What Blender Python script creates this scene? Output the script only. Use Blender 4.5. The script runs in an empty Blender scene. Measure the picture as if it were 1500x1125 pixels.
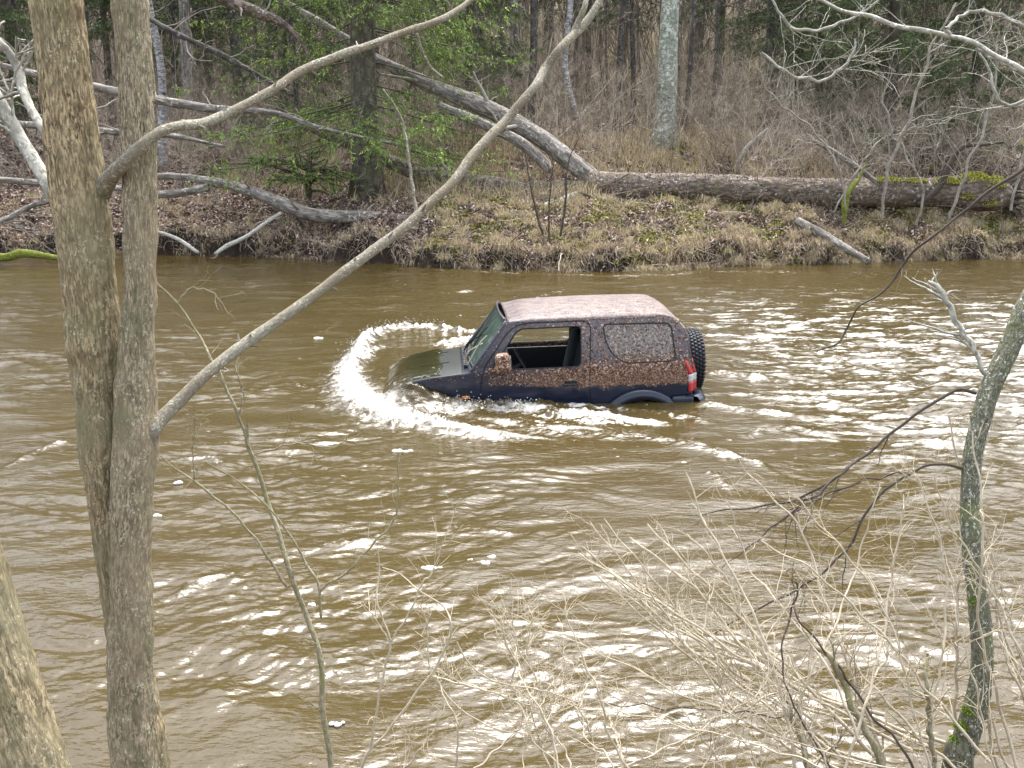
import bpy, math
import numpy as np
rad = math.radians

# ------------------------------------------------------------------ camera, sky, sun
sc = bpy.context.scene
COL = sc.collection
F_PX, PITCH, CAM_H = 1540.0, rad(13.2), 2.75
cd = bpy.data.cameras.new('camera'); cam = bpy.data.objects.new('camera', cd); COL.objects.link(cam)
cd.sensor_width = 36.0; cd.lens = 36.0 * F_PX / 1500.0; cd.clip_end = 900; cd.clip_start = 0.05
cam.location = (0, 0, CAM_H); cam.rotation_euler = (rad(90) - PITCH, 0, 0)
sc.camera = cam

SUN_EL, SUN_AZ = 63.0, 12.0
w = bpy.data.worlds.new('World'); sc.world = w; w.use_nodes = True
wt = w.node_tree; bg = wt.nodes['Background']
sky = wt.nodes.new('ShaderNodeTexSky'); sky.sky_type = 'NISHITA'; sky.sun_disc = False
sky.sun_elevation = rad(SUN_EL); sky.sun_rotation = rad(SUN_AZ); sky.dust_density = 4.0; sky.air_density = 1.0; sky.ozone_density = 1.0
hs = wt.nodes.new('ShaderNodeHueSaturation'); hs.inputs['Saturation'].default_value = 0.50
wt.links.new(sky.outputs[0], hs.inputs['Color']); wt.links.new(hs.outputs[0], bg.inputs['Color'])
bg.inputs['Strength'].default_value = 0.15
sl = bpy.data.lights.new('sun', 'SUN'); sl.energy = 1.0; sl.angle = rad(28); sl.color = (1.0, 0.975, 0.94)
so = bpy.data.objects.new('sun', sl); COL.objects.link(so)
so.rotation_euler = (rad(90 - SUN_EL), 0, rad(180 - SUN_AZ))
so.location = (0, -5, 30)
sc.view_settings.view_transform = 'Standard'; sc.view_settings.look = 'None'
sc.view_settings.exposure = 2.2; sc.view_settings.gamma = 1.0
sc.cycles.max_bounces = 6; sc.cycles.transparent_max_bounces = 12; sc.cycles.diffuse_bounces = 3; sc.cycles.glossy_bounces = 3
sc.cycles.use_denoising = True

# ------------------------------------------------------------------ maths helpers
FW = np.array([0, math.cos(PITCH), -math.sin(PITCH)]); UP = np.array([0, math.sin(PITCH), math.cos(PITCH)])
CAMP = np.array([0, 0, CAM_H])
def rays(px, py):
    px = np.asarray(px, float); py = np.asarray(py, float)
    return FW + np.array([1., 0, 0]) * ((px - 750) / F_PX)[..., None] - UP * ((py - 562.5) / F_PX)[..., None]
def at(px, py, Y):
    d = rays(px, py); return CAMP + d * (np.asarray(Y, float) / d[..., 1])[..., None]
def onz(px, py, z=0.0):
    d = rays(px, py); return CAMP + d * ((z - CAM_H) / d[..., 2])[..., None]
def nrm(a): return a / np.maximum(np.linalg.norm(a, axis=-1, keepdims=True), 1e-9)
def sm(a, b, x):
    t = np.clip((x - a) / (b - a), 0, 1); return t * t * (3 - 2 * t)

def _hash(ix, iy, iz, seed):
    h = (ix.astype(np.int64) * 374761393 + iy.astype(np.int64) * 668265263 + iz * 1274126177 + seed * 362437) & 0xFFFFFFFF
    h = ((h ^ (h >> 13)) * 1274126177) & 0xFFFFFFFF
    return (h ^ (h >> 16)) & 0xFFFF
def pn(x, y, seed=0):
    x0 = np.floor(x); y0 = np.floor(y); fx = x - x0; fy = y - y0
    u = fx * fx * fx * (fx * (fx * 6 - 15) + 10); v = fy * fy * fy * (fy * (fy * 6 - 15) + 10)
    def g(dx, dy):
        a = _hash(x0 + dx, y0 + dy, 0, seed) * (2 * np.pi / 65536)
        return np.cos(a) * (fx - dx) + np.sin(a) * (fy - dy)
    return 1.5 * ((g(0, 0) * (1 - u) + g(1, 0) * u) * (1 - v) + (g(0, 1) * (1 - u) + g(1, 1) * u) * v)
def fbm(x, y, o=4, seed=0, gain=.5):
    s = 0; a = 1
    for i in range(o):
        s = s + a * pn(x * 2 ** i, y * 2 ** i, seed + i * 7); a *= gain
    return s
def vn3(p, seed=0):
    q = np.floor(p); f = p - q; f = f * f * (3 - 2 * f); s = 0
    for dx in (0, 1):
        for dy in (0, 1):
            for dz in (0, 1):
                h = _hash(q[..., 0] + dx, q[..., 1] + dy, (q[..., 2] + dz).astype(np.int64), seed) / 65535.
                s = s + h * (f[..., 0] if dx else 1 - f[..., 0]) * (f[..., 1] if dy else 1 - f[..., 1]) * (f[..., 2] if dz else 1 - f[..., 2])
    return s * 2 - 1
def cr(pts, n):
    """smooth resample of a list of rows (any width) with n points"""
    p = np.asarray(pts, float)
    if len(p) == 2: return p[0] + (p[1] - p[0]) * np.linspace(0, 1, n)[:, None]
    seg = np.r_[0, np.cumsum(np.linalg.norm(np.diff(p[:, :3], axis=0), axis=1))]
    e = np.vstack([2 * p[0] - p[1], p, 2 * p[-1] - p[-2]]); t = np.linspace(0, seg[-1], n)
    i = np.clip(np.searchsorted(seg, t, side='right') - 1, 0, len(p) - 2)
    u = ((t - seg[i]) / np.maximum(seg[i + 1] - seg[i], 1e-9))[:, None]
    a, b, c, d = e[i], e[i + 1], e[i + 2], e[i + 3]
    return .5 * (2 * b + (c - a) * u + (2 * a - 5 * b + 4 * c - d) * u ** 2 + (3 * b - a - 3 * c + d) * u ** 3)
def seg_dist(P, A):
    """distance of points P (n,2) to polyline A (m,2) + parameter (0..1) along it"""
    best = np.full(len(P), 1e9); par = np.zeros(len(P)); L = np.r_[0, np.cumsum(np.linalg.norm(np.diff(A, axis=0), axis=1))]
    near = np.zeros_like(P)
    for i in range(len(A) - 1):
        ab = A[i + 1] - A[i]; l2 = max(ab @ ab, 1e-12)
        t = np.clip(((P - A[i]) @ ab) / l2, 0, 1); q = A[i] + t[:, None] * ab
        d = np.hypot(*(P - q).T); m = d < best
        best[m] = d[m]; par[m] = (L[i] + t[m] * math.sqrt(l2)) / L[-1]; near[m] = q[m]
    return best, par, near
def inside(P, A):
    c = np.zeros(len(P), bool); x, y = P[:, 0], P[:, 1]
    for i in range(len(A)):
        x1, y1 = A[i]; x2, y2 = A[(i + 1) % len(A)]
        if y1 == y2: continue
        m = ((y1 > y) != (y2 > y)) & (x < (x2 - x1) * (y - y1) / (y2 - y1) + x1); c ^= m
    return c
def rpoly(pts, r, n=6):
    """round the corners of a polygon"""
    p = np.asarray(pts, float); out = []
    rr = r if hasattr(r, '__len__') else [r] * len(p)
    for i in range(len(p)):
        a, b, c = p[i - 1], p[i], p[(i + 1) % len(p)]
        if rr[i] <= 0: out.append(b); continue
        u = nrm(a - b); v = nrm(c - b); k = min(rr[i], .45 * np.linalg.norm(a - b), .45 * np.linalg.norm(c - b))
        s, e = b + u * k, b + v * k
        for t in np.linspace(0, 1, n): out.append((1 - t) ** 2 * s + 2 * t * (1 - t) * b + t * t * e)
    return np.array(out)

# ------------------------------------------------------------------ mesh / object helpers
def link_mesh(name, V, F, mat, parent=None, loc=(0, 0, 0), attrs=None, smooth=True, midx=None):
    me = bpy.data.meshes.new(name); V = np.asarray(V, float) - np.asarray(loc, float)
    F = [np.asarray(f, np.int64) for f in F if len(f)]
    me.vertices.add(len(V)); me.vertices.foreach_set('co', V.astype(np.float32).ravel())
    nl = sum(f.size for f in F); nf = sum(len(f) for f in F)
    me.loops.add(nl); me.polygons.add(nf)
    me.loops.foreach_set('vertex_index', np.concatenate([f.ravel() for f in F]).astype(np.int32))
    tot = np.concatenate([np.full(len(f), f.shape[1]) for f in F]).astype(np.int32)
    me.polygons.foreach_set('loop_start', np.r_[0, np.cumsum(tot)[:-1]].astype(np.int32))
    me.polygons.foreach_set('loop_total', tot)
    me.polygons.foreach_set('use_smooth', np.full(nf, smooth))
    for k, a in (attrs or {}).items():
        a = np.asarray(a, np.float32)
        if a.ndim == 2: at_ = me.attributes.new(k, 'FLOAT_VECTOR', 'POINT'); at_.data.foreach_set('vector', a.ravel())
        else: at_ = me.attributes.new(k, 'FLOAT', 'POINT'); at_.data.foreach_set('value', a.ravel())
    for m_ in (mat if isinstance(mat, list) else [mat]): me.materials.append(m_)
    if midx is not None: me.polygons.foreach_set('material_index', np.asarray(midx, np.int32))
    me.update(calc_edges=True)
    o = bpy.data.objects.new(name, me); COL.objects.link(o)
    if parent is not None: o.parent = parent
    else: o.location = loc
    return o
def tag(o, label=None, cat=None, group=None, kind=None):
    for k, v in (('label', label), ('category', cat), ('group', group), ('kind', kind)):
        if v: o[k] = v
    return o
def thing(name, label, cat, loc, group=None, rot=None):
    o = bpy.data.objects.new(name, None); o.empty_display_size = .2; COL.objects.link(o); o.location = loc
    if rot: o.rotation_euler = rot
    return tag(o, label, cat, group)
class MB:
    def __init__(s): s.V = []; s.Q = []; s.T = []; s.B = []; s.n = 0
    def add(s, V, Q=None, T=None, B=None):
        V = np.asarray(V, float).reshape(-1, 3)
        if Q is not None and len(Q): s.Q.append(np.asarray(Q).reshape(-1, 4) + s.n)
        if T is not None and len(T): s.T.append(np.asarray(T).reshape(-1, 3) + s.n)
        s.B.append(np.zeros_like(V) if B is None else np.asarray(B).reshape(-1, 3))
        s.V.append(V); s.n += len(V); return s
    def tube(s, P, R, k=6, cap=False, disp=None, off=None, rng=None):
        V, Q, B, N = tubes(P, R, k, rng)
        if disp is not None: V = V + N * disp(B)[..., None]
        T_, Np = V.shape[0], V.shape[1] // k
        s.add(V, Q, None, B)
        if cap:
            P3 = np.asarray(P).reshape(T_, Np, 3)
            base = s.n - T_ * Np * k
            for t in range(T_):
                for e in (0, Np - 1):
                    ring = base + t * Np * k + e * k + np.arange(k)
                    s.V.append(P3[t, e][None] ); s.B.append(np.array([[0, 0, e * .1]])); c = s.n; s.n += 1
                    nx = np.roll(ring, -1)
                    s.T.append(np.c_[ring, nx, np.full(k, c)] if e else np.c_[nx, ring, np.full(k, c)])
        return s
    def box(s, c, d, R=None, bev=0.0):
        c = np.asarray(c, float); d = np.asarray(d, float) / 2
        if bev <= 0:
            v = np.array([[x, y, z] for x in (-1, 1) for y in (-1, 1) for z in (-1, 1)], float) * d
            q = [[0, 1, 3, 2], [4, 6, 7, 5], [0, 4, 5, 1], [2, 3, 7, 6], [0, 2, 6, 4], [1, 5, 7, 3]]
            if R is not None: v = v @ np.asarray(R).T
            return s.add(v + c, q)
        n = 9; u = np.linspace(-1, 1, n)      # rounded box: cube grid pulled in to a rounded shape
        for ax in range(3):
            for sg in (-1, 1):
                a, b = np.meshgrid(u, u, indexing='ij'); p = np.zeros((n, n, 3)); o = [i for i in range(3) if i != ax]
                p[..., ax] = sg; p[..., o[0]] = np.sign(a) * (1 - (1 - abs(a)) ** 1.8); p[..., o[1]] = np.sign(b) * (1 - (1 - abs(b)) ** 1.8)
                P = p * d; core = np.clip(P, -(d - bev), d - bev); v = core + nrm(P - core) * bev
                v = v.reshape(-1, 3)
                if R is not None: v = v @ np.asarray(R).T
                i, j = np.meshgrid(np.arange(n - 1), np.arange(n - 1), indexing='ij'); k0 = (i * n + j).ravel()
                q = np.c_[k0, k0 + n, k0 + n + 1, k0 + 1]
                if (sg > 0) == (ax == 1): q = q[:, ::-1]
                s.add(v + c, q)
        return s
    def grid(s, P, flip=False, B=None):
        a, b = P.shape[:2]; i, j = np.meshgrid(np.arange(a - 1), np.arange(b - 1), indexing='ij'); k0 = (i * b + j).ravel()
        q = np.c_[k0, k0 + b, k0 + b + 1, k0 + 1]
        return s.add(P.reshape(-1, 3), q[:, ::-1] if flip else q, None, B)
    def lathe(s, prof, c, R=None, k=48):
        prof = np.asarray(prof, float); th = np.linspace(0, 2 * np.pi, k, endpoint=False)
        v = np.stack([prof[:, 0][:, None] * np.cos(th), prof[:, 0][:, None] * np.sin(th), np.repeat(prof[:, 1][:, None], k, 1)], -1)
        if R is not None: v = v @ np.asarray(R).T
        n = len(prof); i, j = np.meshgrid(np.arange(n - 1), np.arange(k), indexing='ij')
        q = np.stack([i * k + j, i * k + (j + 1) % k, (i + 1) * k + (j + 1) % k, (i + 1) * k + j], -1).reshape(-1, 4)
        return s.add(v.reshape(-1, 3) + np.asarray(c), q)
    def build(s, name, mat, parent=None, loc=(0, 0, 0), smooth=True, label=None, attrs=None):
        a = {'bk': np.vstack(s.B)}
        if attrs: a.update(attrs)
        if parent is not None and isinstance(loc, str): loc = tuple(parent.location)
        o = link_mesh(name, np.vstack(s.V), [np.vstack(x) for x in (s.Q, s.T) if x], mat, parent, loc, a, smooth)
        if label: o['label'] = label
        return o
def tubes(P, R, k=6, rng=None):
    P = np.asarray(P, float); R = np.asarray(R, float)
    if P.ndim == 2: P = P[None]; R = R[None]
    T, N = P.shape[:2]
    tn = nrm(np.gradient(P, axis=1)); m = nrm(P[:, -1] - P[:, 0])
    ref = np.where(np.abs(m[:, 2:3]) > .75, np.array([[1., 0, 0]]), np.array([[0, 0, 1.]]))[:, None]
    a = nrm(np.cross(tn, ref)); b = np.cross(tn, a)
    th = np.arange(k) * 2 * np.pi / k
    nn = a[:, :, None] * np.cos(th)[None, None, :, None] + b[:, :, None] * np.sin(th)[None, None, :, None]
    V = P[:, :, None] + nn * R[:, :, None, None]
    L = np.concatenate([np.zeros((T, 1)), np.cumsum(np.linalg.norm(np.diff(P, axis=1), axis=-1), axis=1)], 1)
    off = (np.arange(T) * 1.37 % 50)[:, None, None]
    Rm = np.maximum(R.mean(1), .002)[:, None, None]
    B = np.stack([np.cos(th) * Rm + off, np.sin(th) * Rm + 0 * off + np.zeros((T, N, 1)), np.repeat(L[:, :, None], k, 2)], -1) if False else \
        np.stack([np.broadcast_to(np.cos(th) * Rm + off, (T, N, k)), np.broadcast_to(np.sin(th) * Rm, (T, N, k)), np.broadcast_to(L[:, :, None], (T, N, k))], -1)
    t, i, j = np.meshgrid(np.arange(T), np.arange(N - 1), np.arange(k), indexing='ij')
    o = t * N * k; j2 = (j + 1) % k
    Q = np.stack([o + i * k + j, o + i * k + j2, o + (i + 1) * k + j2, o + (i + 1) * k + j], -1).reshape(-1, 4)
    return V.reshape(T, N * k, 3), Q, B.reshape(T, N * k, 3), nn.reshape(T, N * k, 3)
def spawn(P, R, rng, m, length, ang=(30, 65), t=(.15, 1.), rr=.6, N=6, curl=.12, grav=0., rmin=.0012, flat=0., bias=None):
    P = np.asarray(P, float); R = np.asarray(R, float)
    if P.ndim == 2: P = P[None]; R = R[None]
    T, Np = P.shape[:2]; n = T * m
    pi = np.repeat(np.arange(T), m); tt = rng.uniform(t[0], t[1], n)
    f = tt * (Np - 1) * .9999; i = f.astype(int); u = (f - i)[:, None]
    base = P[pi, i] * (1 - u) + P[pi, i + 1] * u; tan = nrm(P[pi, i + 1] - P[pi, i])
    r0 = (R[pi, i] * (1 - u[:, 0]) + R[pi, i + 1] * u[:, 0]) * rr
    rv = rng.normal(size=(n, 3)); rv[:, 2] *= (1 - flat)
    per = nrm(rv - (rv * tan).sum(1, keepdims=True) * tan)
    a = np.radians(rng.uniform(ang[0], ang[1], n))[:, None]
    d = tan * np.cos(a) + per * np.sin(a)
    if bias is not None: d = nrm(d + np.asarray(bias))
    L = length * rng.uniform(.45, 1.25, n) * (1.15 - .6 * tt)
    st = (L / (N - 1))[:, None]; pts = [base]
    for _ in range(N - 1):
        d = nrm(d + rng.normal(size=(n, 3)) * curl + np.array([0, 0, -grav])); pts.append(pts[-1] + d * st)
    P2 = np.stack(pts, 1); R2 = np.maximum(r0[:, None] * np.linspace(1, .35, N), rmin)
    return P2, R2

# ------------------------------------------------------------------ material helpers
class NT:
    def __init__(s, name):
        s.m = bpy.data.materials.new(name); s.m.use_nodes = True; s.t = s.m.node_tree
        s.b = s.t.nodes['Principled BSDF']; s.out = s.t.nodes['Material Output']
    def n(s, ty, props=None, **inp):
        nd = s.t.nodes.new('ShaderNode' + ty)
        for k, v in (props or {}).items(): setattr(nd, k, v)
        for k, v in inp.items(): s.set(nd, k.replace('_', ' '), v)
        return nd
    def set(s, nd, k, v):
        k = int(k[1:]) if k[0] == 'i' and k[1:].isdigit() else k
        if isinstance(v, bpy.types.NodeSocket): s.t.links.new(v, nd.inputs[k])
        elif isinstance(v, bpy.types.Node): s.t.links.new(v.outputs[0], nd.inputs[k])
        else: nd.inputs[k].default_value = v
    def attr(s, nm): return s.n('Attribute', {'attribute_name': nm})
    def obj(s): return s.n('TexCoord').outputs['Object']
    def mp(s, vec, sc_): return s.n('Mapping', Vector=vec, Scale=sc_).outputs[0]
    def noise(s, vec, scale, detail=4, rough=.55, dist=0.): return s.n('TexNoise', Vector=vec, Scale=scale, Detail=detail, Roughness=rough, Distortion=dist).outputs['Fac']
    def vor(s, vec, scale, feat='F1', out='Distance'): return s.n('TexVoronoi', {'feature': feat}, Vector=vec, Scale=scale).outputs[out]
    def math(s, op, a, b=0., c=0.): return s.n('Math', {'operation': op}, i0=a, i1=b, i2=c).outputs[0]
    def rng(s, v, a, b, c=0., d=1.): return s.n('MapRange', Value=v, From_Min=a, From_Max=b, To_Min=c, To_Max=d).outputs[0]
    def ramp(s, f, stops):
        r = s.n('ValToRGB', Fac=f); e = r.color_ramp.elements
        while len(e) < len(stops): e.new(.5)
        for x, (p, c) in zip(e, stops): x.position = p; x.color = (*c, 1)
        return r.outputs[0]
    def mix(s, f, a, b):
        nd = s.n('Mix', {'data_type': 'RGBA'}); s.set(nd, 'i0', f)
        for k, v in ((6, a), (7, b)):
            if isinstance(v, bpy.types.NodeSocket): s.t.links.new(v, nd.inputs[k])
            else: nd.inputs[k].default_value = (*v, 1)
        return nd.outputs[2]
    def bump(s, h, strength=.5, dist=.01): return s.n('Bump', Strength=strength, Distance=dist, Height=h).outputs[0]
    def p(s, **k):
        for a, v in k.items():
            a = a.replace('_', ' ')
            if isinstance(v, tuple) and len(v) == 3: v = (*v, 1)
            s.set(s.b, a, v)
        return s.m

AK = .80
def tk(c, k=None): return tuple(x * (k or AK) for x in c) if c else c
def bark(name, dark, lite, spot=None, spot_amt=.5, fissure=(1, 1, .22), sc_=60., rough=.9, bstr=.8, bd=.004, moss=None, moss_amt=.5, big=None):
    dark, lite, spot, moss, big = tk(dark), tk(lite), tk(spot, .8), tk(moss), tk(big)
    m = NT(name); c = m.attr('bk').outputs['Vector']; v = m.mp(c, fissure)
    n1 = m.noise(v, sc_, 5, .65, .6); n2 = m.noise(c, sc_ * .12, 4, .6); cr_ = m.vor(v, sc_ * .5)
    col = m.mix(m.math('MULTIPLY', m.rng(n1, .43, .53), m.rng(cr_, .70, .40, .25, 1)), dark, lite)
    col = m.mix(m.rng(n2, .35, .65, 0, .55), col, tuple(x * .62 for x in lite))
    if big: col = m.mix(m.rng(m.noise(c, 2.2, 3), .42, .6, 0, .8), col, m.mix(n1, tuple(x * .6 for x in big), big))
    if moss: col = m.mix(m.math('MULTIPLY', m.rng(m.noise(c, 7, 4, .7), .5, .62), moss_amt), col, moss)
    if spot:
        s1 = m.noise(c, sc_ * .55, 4, .75); s2 = m.noise(c, sc_ * .07, 3)
        f = m.math('MULTIPLY', m.rng(s1, .57, .63), m.rng(s2, .62 - .3 * spot_amt, .7 - .3 * spot_amt))
        col = m.mix(f, col, spot)
    h = m.math('ADD', n1, m.math('MULTIPLY', cr_, .8))
    return m.p(Base_Color=col, Roughness=rough, Normal=m.bump(h, bstr, bd), Specular_IOR_Level=.25)
def plain(name, col, rough=.8, spec=.3, var=.35, scale=30.):
    col = tk(col, .85)
    m = NT(name); n = m.noise(m.attr('bk').outputs['Vector'], scale, 3)
    n2 = m.noise(m.attr('bk').outputs['Vector'], 1.7, 3, .7); base_ = m.mix(m.rng(n, .3, .7), tuple(x * (1 - var) for x in col), tuple(min(1, x * (1 + var)) for x in col))
    return m.p(Base_Color=m.mix(m.rng(n2, .38, .62, .75, 0), base_, tuple(x * .55 for x in col)), Roughness=rough, Specular_IOR_Level=spec)
def scatter(name, stops, rough=.8, trans=0., rnd='rnd'):
    """material whose colour comes from a per-leaf random attribute"""
    m = NT(name); c = m.ramp(m.attr(rnd).outputs['Fac'], [(a, tk(b)) for a, b in stops])
    return m.p(Base_Color=c, Roughness=rough, Specular_IOR_Level=.2)

# near trees
B_ALDER = bark('alder_bark', (.07, .046, .025), (.66, .51, .29), (.70, .62, .42), .45, (1, 1, .26), 170, bstr=1., bd=.008, big=(.38, .34, .2), moss=(.2, .2, .09), moss_amt=.3)
B_GREY = bark('grey_alder_bark', (.08, .06, .038), (.62, .52, .34), (.66, .62, .46), .55, (1, 1, .32), 170, bstr=1., bd=.007, moss=(.16, .18, .08), moss_amt=.45, big=(.40, .32, .2))
B_LIMB = bark('limb_bark', (.15, .135, .095), (.40, .37, .28), (.6, .6, .5), .7, (1, 1, .8), 240, bstr=.7, bd=.002, big=(.22, .17, .11))
B_LICHEN = bark('lichen_bark', (.055, .055, .035), (.24, .235, .16), (.68, .70, .62), .8, (1, 1, .8), 130, bstr=.9, bd=.004, moss=(.16, .18, .06), moss_amt=.6)
B_PALE = bark('pale_limb_bark', (.22, .21, .17), (.58, .56, .47), (.72, .72, .64), .7, (1, 1, .5), 60, bd=.004)
TWIG = plain('pale_twig', (.62, .535, .39), .8, .3, .35, 30)
TWIG_D = plain('dark_twig', (.095, .075, .058), .8, .3, .4, 20)
TWIG_Y = bark('mossy_stem_bark', (.20, .17, .1), (.44, .39, .26), (.42, .42, .25), .6, (1, 1, .5), 160, moss=(.24, .25, .07), moss_amt=.5)
TWIG_F = plain('far_twig', (.36, .32, .26), .85, .2, .4, 8)
# far bank
B_LOG = bark('fallen_log_bark', (.05, .038, .03), (.30, .235, .19), (.55, .5, .45), .7, (1, 1, .35), 22, bstr=.9, bd=.02, moss=(.17, .17, .04), moss_amt=.35)
B_WEATH = bark('weathered_wood', (.09, .075, .06), (.40, .36, .31), (.62, .60, .52), .6, (1, 1, .2), 25, bd=.015)
B_ASPEN = bark('pale_lichen_bark', (.13, .13, .11), (.72, .76, .63), (.85, .9, .78), .8, (1, 1, .8), 22, bstr=.9, bd=.03, moss=(.23, .27, .16), moss_amt=.5)
B_BIRCH = bark('birch_bark', (.1, .09, .08), (.68, .67, .66), (.08, .07, .06), .55, (1, 1, 2.6), 12, bd=.01)
B_SPRUCE = bark('spruce_bark', (.05, .042, .03), (.17, .15, .105), (.26, .28, .2), .6, (1, 1, .4), 20, bd=.02, moss=(.09, .11, .05), moss_amt=.5)
B_DARK = bark('dark_forest_bark', (.045, .04, .036), (.17, .155, .135), (.28, .27, .24), .6, (1, 1, .3), 15, bd=.02)
B_MOSSY = bark('moss_covered_bark', (.09, .1, .02), (.3, .33, .05), None, .5, (1, 1, .6), 40, bd=.01)
NEEDLE = scatter('spruce_needles', [(0, (.07, .11, .025)), (.5, (.23, .34, .065)), (1, (.50, .64, .14))], .6)
NEEDLE_F = scatter('far_conifer_needles', [(0, (.04, .06, .025)), (.6, (.12, .165, .06)), (1, (.27, .34, .12))], .7)
LEAF = scatter('dead_leaves', [(0, (.05, .032, .025)), (.35, (.20, .13, .10)), (.7, (.46, .34, .28)), (1, (.85, .73, .66))], .7)
STRAW = scatter('dry_grass_blades', [(0, (.08, .055, .035)), (.35, (.36, .26, .16)), (.8, (.78, .64, .44)), (1, (.52, .52, .16))], .8)
BRUSH = scatter('brush_stems', [(0, (.05, .038, .03)), (.5, (.20, .158, .118)), (1, (.60, .51, .40))], .8)
MOSS = scatter('moss_tufts', [(0, (.10, .11, .02)), (.5, (.36, .37, .06)), (1, (.66, .66, .12))], .9)

# ------------------------------------------------------------------ the car's placement (needed by the water)
YAW, NOSE = rad(184), rad(1.5)
Rz = np.array([[math.cos(YAW), -math.sin(YAW), 0], [math.sin(YAW), math.cos(YAW), 0], [0, 0, 1]])
Ry = np.array([[math.cos(NOSE), 0, math.sin(NOSE)], [0, 1, 0], [-math.sin(NOSE), 0, math.cos(NOSE)]])
RC = Rz @ Ry
OC = onz(1018, 589) - RC @ np.array([0, .745, .68])
def to_local(W): return (np.asarray(W) - OC) @ RC
def to_world(Lc): return np.asarray(Lc) @ RC.T + OC
def halfw(x, z):
    x = np.asarray(x, float); z = np.asarray(z, float)
    b = .735 + .012 * np.cos((z - .85) / .35 * 1.3) * (z < 1.12) - .0 * x
    t = np.clip((z - 1.08) / .55, 0, 1); b = b - .085 * t ** 1.15
    b = b - .018 * sm(.93, .99, z) * (z < 1.2) * 0
    b = b - .075 * np.clip((x - 2.35) / 1.0, 0, 1.2) ** 2
    b = b - .09 * np.clip((.10 - x) / .10, 0, 1) ** 2.2
    return b
def hood_edge_z(x): return np.interp(x, [2.3, 2.45, 2.8, 3.05, 3.2, 3.3, 3.36], [1.105, 1.085, 1.05, 1.005, .95, .88, .8])
def hood_z(x, y):
    wv = np.clip(np.abs(y) / np.maximum(halfw(x, 1.0), .3), 0, 1)
    return hood_edge_z(x) + .055 * (1 - wv ** 3) * sm(3.36, 3.1, x)

# ------------------------------------------------------------------ ground (one sheet) and river
SH_PX = np.array([[-900, 366], [-300, 366], [0, 372], [90, 371], [230, 373], [330, 374], [450, 379], [560, 386], [640, 391], [760, 396], [900, 398], [1000, 394], [1080, 388], [1200, 386], [1320, 381], [1500, 378], [1900, 378], [2600, 378]], float)
SH = onz(SH_PX[:, 0], SH_PX[:, 1])
def shore(x): return np.interp(x, SH[:, 0], SH[:, 1])
def ground_z(x, y):
    s = shore(x) + .30 * fbm(x * 1.1, y * 0 + 3.3, 3, 5) + .14 * fbm(x * 4, y * 0, 2, 9)
    d = y - s
    lip = .36 + .26 * fbm(x * .8, y * 0 + 8, 2, 31) + .1 * sm(3, -6, x)
    far = lip * sm(-.06, .22, d) + (1.27 - lip) * sm(.1, 3.1, d) ** .9 + 1.35 * sm(2.8, 8.5, d) + 2.0 * sm(7, 30, d) + np.clip(d - 26, 0, 110) * .22
    far = np.where(d < -.05, -.6 * sm(0, -2.5, d) - .05, far)
    rough = .12 * fbm(x * .9, y * .9, 4, 40) + .05 * fbm(x * 4, y * 4, 3, 44)
    far = far + rough * sm(0, .4, d) + .15 * fbm(x * .25, y * .25, 2, 50) * sm(2, 8, d)
    nd = 3.05 + .15 * pn(x * .8, y * 0, 3) - y
    near = 1.15 * sm(-.1, 2.2, nd) - .7 * sm(.1, -1.8, nd) + .05 * fbm(x * 2, y * 2, 3, 60) * sm(0, .5, nd)
    return np.where(y > 13, far, near)
ys = np.r_[np.linspace(-30, 0, 20)[:-1], np.linspace(0, 4, 50)[:-1], np.linspace(4, 20, 16)[:-1], np.linspace(20, 30, 250)[:-1], np.geomspace(30, 60, 90)[:-1], np.geomspace(60, 600, 30)]
xs = np.r_[-np.geomspace(600, 20, 26)[:-1], np.linspace(-20, 20, 560)[:-1], np.geomspace(20, 600, 26)]
GX, GY = np.meshgrid(xs, ys, indexing='ij'); GZ = ground_z(GX, GY)
gm = NT('forest_floor'); oc = gm.obj()
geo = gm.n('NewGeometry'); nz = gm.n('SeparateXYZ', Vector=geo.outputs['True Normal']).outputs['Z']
sx = gm.n('SeparateXYZ', Vector=oc)
lv = gm.vor(oc, 16, 'F1', 'Color'); lr_ = gm.n('SeparateColor', Color=lv).outputs[0]
c = gm.ramp(lr_, [(0, (.04, .028, .02)), (.45, (.10, .07, .052)), (.8, (.22, .165, .125)), (1, (.38, .31, .25))])
c = gm.mix(gm.rng(gm.noise(oc, 45, 4, .7), .4, .6, 0, .7), c, (.035, .024, .017))
mossf = gm.math('MULTIPLY', gm.rng(gm.noise(oc, 1.7, 5, .7), .48, .58), gm.rng(sx.outputs['X'], -2, 3.5, .12, .8))
c = gm.mix(mossf, c, gm.mix(gm.noise(oc, 30, 3), (.07, .07, .015), (.2, .2, .045)))
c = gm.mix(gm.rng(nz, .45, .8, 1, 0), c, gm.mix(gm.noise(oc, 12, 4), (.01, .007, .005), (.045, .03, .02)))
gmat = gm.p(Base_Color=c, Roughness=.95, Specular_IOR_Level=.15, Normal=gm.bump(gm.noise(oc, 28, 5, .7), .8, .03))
g = MB().grid(np.stack([GX, GY, GZ], -1)); tag(g.build('ground', gmat), kind='structure')

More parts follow.
